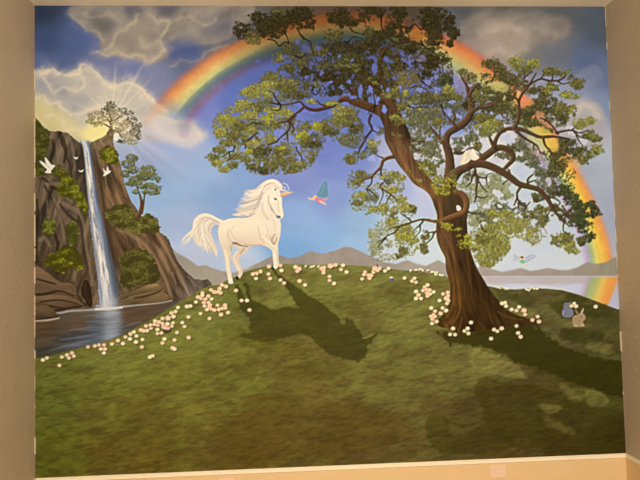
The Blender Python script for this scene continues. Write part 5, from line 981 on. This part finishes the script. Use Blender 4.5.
# ================================================================ materials
def mat(name, col, rough=.7, noise=.0, nscale=20, bump=0, bscale=60, col2=None):
    m = bpy.data.materials.new(name); m.use_nodes = True; nt = m.node_tree; b = nt.nodes['Principled BSDF']
    b.inputs['Roughness'].default_value = rough; b.inputs['Specular IOR Level'].default_value = .25
    tc = nt.nodes.new('ShaderNodeTexCoord')
    n = nt.nodes.new('ShaderNodeTexNoise'); n.inputs['Scale'].default_value = nscale; n.inputs['Detail'].default_value = 5
    nt.links.new(tc.outputs['Object'], n.inputs['Vector'])
    mx = nt.nodes.new('ShaderNodeMix'); mx.data_type = 'RGBA'
    c2 = col2 or tuple(c * (1 - noise) for c in col)
    mx.inputs['A'].default_value = (*col, 1); mx.inputs['B'].default_value = (*c2, 1)
    nt.links.new(n.outputs['Fac'], mx.inputs['Factor']); nt.links.new(mx.outputs['Result'], b.inputs['Base Color'])
    if bump:
        # trowelled plaster: ridges of distorted noise
        n2 = nt.nodes.new('ShaderNodeTexNoise'); n2.inputs['Scale'].default_value = bscale; n2.inputs['Detail'].default_value = 4; n2.inputs['Distortion'].default_value = 1.4
        mp = nt.nodes.new('ShaderNodeMapping'); mp.inputs['Rotation'].default_value = (.5, .3, .4); mp.inputs['Scale'].default_value = (1, .45, 1)
        nt.links.new(tc.outputs['Object'], mp.inputs['Vector']); nt.links.new(mp.outputs['Vector'], n2.inputs['Vector'])
        rp = nt.nodes.new('ShaderNodeValToRGB'); rp.color_ramp.elements[0].position = .55; rp.color_ramp.elements[1].position = .68
        nt.links.new(n2.outputs['Fac'], rp.inputs['Fac'])
        bp = nt.nodes.new('ShaderNodeBump'); bp.inputs['Strength'].default_value = bump; bp.inputs['Distance'].default_value = .006
        nt.links.new(rp.outputs['Color'], bp.inputs['Height']); nt.links.new(bp.outputs['Normal'], b.inputs['Normal'])
    return m


def srgb(c):
    c = np.clip(np.asarray(c, float) / 255, 0, 1)
    return np.where(c <= .04045, c / 12.92, ((c + .055) / 1.055) ** 2.4)


def paint_of(c):                           # the paint that looks like c under the room's warm light
    return np.clip(srgb(c) / np.array(LIGHT), .002, .97)


M_wall = mat('taupe_trowelled_plaster', tuple(WALLC), .65, .14, 3, .42, 16)
M_ceil = mat('beige_ceiling_paint', tuple(CEILC), .8, .05, 4)
M_trim = mat('cream_trim_enamel', tuple(TRIMC), .35, .03, 8)
M_board = mat('apricot_wainscot_paint', tuple(BOARDC), .5, .05, 5)
M_plate = mat('ivory_plastic', tuple(PLATEC), .4, .03, 30)
M_dark = mat('dark_slot', (.35, .24, .15), .5, .1, 30)
M_floor = mat('tan_floor_boards', (.62, .48, .34), .5, .2, 6)
M_caulk = mat('cream_caulk', tuple(CAULKC), .7, .3, 40)

M_paint = bpy.data.materials.new('mural_paint'); M_paint.use_nodes = True
nt = M_paint.node_tree; b = nt.nodes['Principled BSDF']; b.inputs['Roughness'].default_value = .8; b.inputs['Specular IOR Level'].default_value = .03
at = nt.nodes.new('ShaderNodeAttribute'); at.attribute_name = 'paint'; at.attribute_type = 'GEOMETRY'
tcn = nt.nodes.new('ShaderNodeTexCoord'); nn = nt.nodes.new('ShaderNodeTexNoise'); nn.inputs['Scale'].default_value = 90; nn.inputs['Detail'].default_value = 3
nt.links.new(tcn.outputs['Object'], nn.inputs['Vector'])
hs = nt.nodes.new('ShaderNodeHueSaturation'); mr = nt.nodes.new('ShaderNodeMapRange'); mr.inputs['To Min'].default_value = .94; mr.inputs['To Max'].default_value = 1.06
nt.links.new(nn.outputs['Fac'], mr.inputs['Value']); nt.links.new(mr.outputs['Result'], hs.inputs['Value']); nt.links.new(at.outputs['Color'], hs.inputs['Color'])
nt.links.new(hs.outputs['Color'], b.inputs['Base Color'])
bp = nt.nodes.new('ShaderNodeBump'); bp.inputs['Strength'].default_value = .08; bp.inputs['Distance'].default_value = .002
nt.links.new(nn.outputs['Fac'], bp.inputs['Height']); nt.links.new(bp.outputs['Normal'], b.inputs['Normal'])


def mesh_obj(name, verts, faces, m, parent=None, smooth_=False):
    me = bpy.data.meshes.new(name); me.from_pydata(verts, [], faces); me.update()
    me.materials.append(m); o = bpy.data.objects.new(name, me); C.objects.link(o)
    if parent: o.parent = parent
    return o


def bm_obj(name, bm, m, parent=None):
    me = bpy.data.meshes.new(name); bm.to_mesh(me); bm.free(); me.materials.append(m)
    o = bpy.data.objects.new(name, me); C.objects.link(o)
    if parent: o.parent = parent
    return o


def add_box(bm, x0, x1, y0, y1, z0, z1, bev=0):
    r = bmesh.ops.create_cube(bm, size=1)
    for v in r['verts']:
        v.co = Vector(((x0 + x1) / 2 + v.co.x * (x1 - x0), (y0 + y1) / 2 + v.co.y * (y1 - y0), (z0 + z1) / 2 + v.co.z * (z1 - z0)))
    if bev:
        es = list({e for v in r['verts'] for e in v.link_edges})
        bmesh.ops.bevel(bm, geom=es, offset=bev, segments=2, affect='EDGES')


def structure(name, x0, x1, y0, y1, z0, z1, m):
    bm = bmesh.new(); add_box(bm, x0, x1, y0, y1, z0, z1); o = bm_obj(name, bm, m); o['kind'] = 'structure'; return o


W2 = 2.0; ZB = .22; ZT = 3.3813; DEP = -6.4
# ================================================================ the room
structure('floor', -W2 - .3, W2 + .3, DEP, .2, -.1, 0, M_floor)
structure('ceiling', -W2 - .3, W2 + .3, DEP, .2, ZT, ZT + .1, M_ceil)
structure('wall_back', -W2 - .2, W2 + .2, 0, .2, 0, ZT, M_wall)
structure('wall_left', -W2 - .2, -W2, DEP, 0, 0, ZT, M_wall)
structure('wall_right', W2, W2 + .2, DEP, 0, 0, ZT, M_wall)


def cap(name, pts_out, m):
    """moulded cap swept along a wall: profile (distance from wall, height)"""
    prof = [(0, .0), (.010, .001), (.014, -.004), (.014, -.009), (.009, -.012), (.009, -.018), (.012, -.021), (.012, -.026), (.006, -.030), (0, -.031)]
    (ax, ay), (bx, by), (nx, ny), mit0, mit1 = pts_out
    vs = []; fs = []
    dx, dy = bx - ax, by - ay; L = math.hypot(dx, dy); dx /= L; dy /= L
    for s, px, py, mt in ((0, ax, ay, mit0), (1, bx, by, mit1)):
        for d, h in prof:
            k = d * mt * (1 if s == 0 else -1)
            vs.append((px + nx * d + dx * k, py + ny * d + dy * k, ZB + h))
    n = len(prof)
    for i in range(n - 1): fs.append((i, i + 1, n + i + 1, n + i))
    fs.append(tuple(range(n))); fs.append(tuple(range(2 * n - 1, n - 1, -1)))
    o = mesh_obj(name, vs, fs, m); o['kind'] = 'structure'; return o


T = .006                                  # thickness of the board itself
bb = structure('baseboard_back', -W2 + T, W2 - T, -T, 0, 0, ZB - .031, M_board)
bl_ = structure('baseboard_left', -W2, -W2 + T, DEP, 0, 0, ZB - .031, M_board)
br_ = structure('baseboard_right', W2 - T, W2, DEP, 0, 0, ZB - .031, M_board)
cap('trim_1', ((-W2, 0), (W2, 0), (0, -1), 1, 1), M_trim)
cap('trim_2', ((W2, 0), (W2, DEP), (-1, 0), 1, 0), M_trim)
cap('trim_3', ((-W2, DEP), (-W2, 0), (1, 0), 0, 1), M_trim)

# ================================================================ outlet plates on the wainscot
HI = np.array([[0.006620090518738576, -7.005386792363248e-06, -0.2283545932691002], [-0.0002822244818642193, -0.006671786751271232, 3.198991923972877],
               [-9.311468151123821e-05, 8.046787734463368e-05, 1.0]])


def onwall(px, py):                        # a point of the photographed wall in metres on the wall plane
    q = HI @ np.array([px, py, 1.0]); return q[0] / q[2] - W2, q[1] / q[2] + ZB


def outlet(x, z, wd, ht, label, n):
    r = bpy.data.objects.new('outlet_cover', None); C.objects.link(r); r.location = (x, -T, z)
    r['label'] = label; r['category'] = 'outlet'; r['group'] = 'electrical plates on the wainscot'
    bm = bmesh.new(); add_box(bm, -wd / 2, wd / 2, -.008, 0, -ht / 2, ht / 2, .003); bm_obj('cover_plate', bm, M_plate, r)
    for s in (-1, 1):
        bm = bmesh.new(); add_box(bm, s * wd * .2 - wd * .13, s * wd * .2 + wd * .13, -.011, -.0078, -ht * .24, ht * .24, .002)
        k = bm_obj('receptacle', bm, M_plate, r)
        for q in (-1, 1):
            bm = bmesh.new(); add_box(bm, s * wd * .2 - .004, s * wd * .2 + .004, -.0113, -.0108, q * ht * .12 - .001, q * ht * .12 + .001); bm_obj('slot', bm, M_dark, k)
    bmm = bmesh.new(); bmesh.ops.create_cone(bmm, cap_ends=True, segments=16, radius1=.003, radius2=.0025, depth=.0014, matrix=Matrix.Translation((0, -.0086, 0)) @ Matrix.Rotation(math.pi / 2, 4, 'X'))
    bm_obj('screw', bmm, M_trim, r)
    return r


xa, za = onwall(497.3, 464.2); xb, zb = onwall(497.3, 476.8); outlet(xa, (za + zb) / 2, .108, abs(za - zb), 'ivory outlet plate under the cap moulding, the one nearer the right wall', 0)
xa, za = onwall(226, 477.2); outlet(xa, za - .045, .108, .088, 'ivory outlet plate at the bottom edge, below the left part of the mural', 1)

# ================================================================ the mural: one film of paint, each figure its own mesh
PXX, PYY = np.meshgrid(np.arange(NX) / S + X0, np.arange(NY) / S + Y0)
den = HI[2, 0] * PXX + HI[2, 1] * PYY + 1
WX = (HI[0, 0] * PXX + HI[0, 1] * PYY + HI[0, 2]) / den - W2
WZ = (HI[1, 0] * PXX + HI[1, 1] * PYY + HI[1, 2]) / den + ZB
E_ = .0015
WX = np.clip(WX, -W2 + E_, W2 - E_); WZ = np.clip(WZ, ZB + .0002, ZT - E_)
COL = paint_of(IM)
# colour at grid corners = mean of the four paint points around
Cc = COL.copy(); Cc[1:, 1:] = (COL[1:, 1:] + COL[:-1, 1:] + COL[1:, :-1] + COL[:-1, :-1]) / 4
inside_x = (np.abs(WX) < W2 - E_); 
mural = bpy.data.objects.new('mural', None); C.objects.link(mural); mural.location = (0, -.0015, ZB)
mural['label'] = 'large wall painting of a unicorn, rainbow, tree and waterfall filling the back wall'; mural['category'] = 'mural'
# cells with a real extent on the wall
wq = (WX[:-1, 1:] - WX[:-1, :-1] > 1e-5) & (WZ[:-1, :-1] - WZ[1:, :-1] > 1e-5) & (WX[1:, 1:] - WX[1:, :-1] > 1e-5) & (WZ[:-1, 1:] - WZ[1:, 1:] > 1e-5)
idc = ID[:-1, :-1]
flat = np.where(wq, idc, -1).ravel()
order_ = np.argsort(flat, kind='stable'); fs_ = flat[order_]
starts = np.searchsorted(fs_, np.arange(len(PARTS))); ends = np.searchsorted(fs_, np.arange(len(PARTS)), side='right')
W_ = NX - 1
objs = {}
for pid, (nm, par, lab, stuff) in enumerate(PARTS):
    cells = order_[starts[pid]:ends[pid]]
    if len(cells) == 0:
        objs[pid] = objs.get(par, mural); print('no cells left for', nm, lab); continue
    j = cells // W_; i = cells % W_
    q = np.stack([(j + 1) * NX + i, (j + 1) * NX + i + 1, j * NX + i + 1, j * NX + i], 1)
    uq, inv = np.unique(q, return_inverse=True); inv = inv.reshape(-1, 4)
    me = bpy.data.meshes.new(nm)
    me.vertices.add(len(uq)); me.loops.add(inv.size); me.polygons.add(len(inv))
    co = np.zeros((len(uq), 3), np.float32); co[:, 0] = WX.ravel()[uq]; co[:, 2] = WZ.ravel()[uq] - ZB
    me.vertices.foreach_set('co', co.ravel()); me.loops.foreach_set('vertex_index', inv.ravel().astype(np.int32))
    me.polygons.foreach_set('loop_start', np.arange(0, inv.size, 4, dtype=np.int32)); me.polygons.foreach_set('loop_total', np.full(len(inv), 4, np.int32))
    me.update(calc_edges=True)
    ca = me.color_attributes.new('paint', 'FLOAT_COLOR', 'POINT')
    cc = np.ones((len(uq), 4), np.float32); cc[:, :3] = Cc.reshape(-1, 3)[uq]; ca.data.foreach_set('color', cc.ravel())
    me.materials.append(M_paint)
    o = bpy.data.objects.new(nm, me); C.objects.link(o)
    o.parent = objs[par] if par is not None and par in objs else mural
    if lab: o['label'] = lab
    if stuff: o['kind'] = 'stuff'
    objs[pid] = o

# chipped caulk lines in the two corners
rr = random.Random(5)
for name, sx in (('trim_4', -1), ('trim_5', 1)):
    bm = bmesh.new(); z = ZB + .01
    while z < ZT - .05:
        L = rr.uniform(.02, .14); wd = rr.uniform(.002, .006) if sx > 0 else rr.uniform(.002, .006)
        if rr.random() < (.6 if 0.8 < z < 2.7 else .3):
            x0_ = sx * (W2 - .0006); x1_ = sx * (W2 - .0006 - wd)
            add_box(bm, min(x0_, x1_), max(x0_, x1_), -.004 - wd, -.0016, z, z + L)
        z += L * rr.uniform(.6, 1.6)
    o = bm_obj(name, bm, M_caulk); o['kind'] = 'structure'
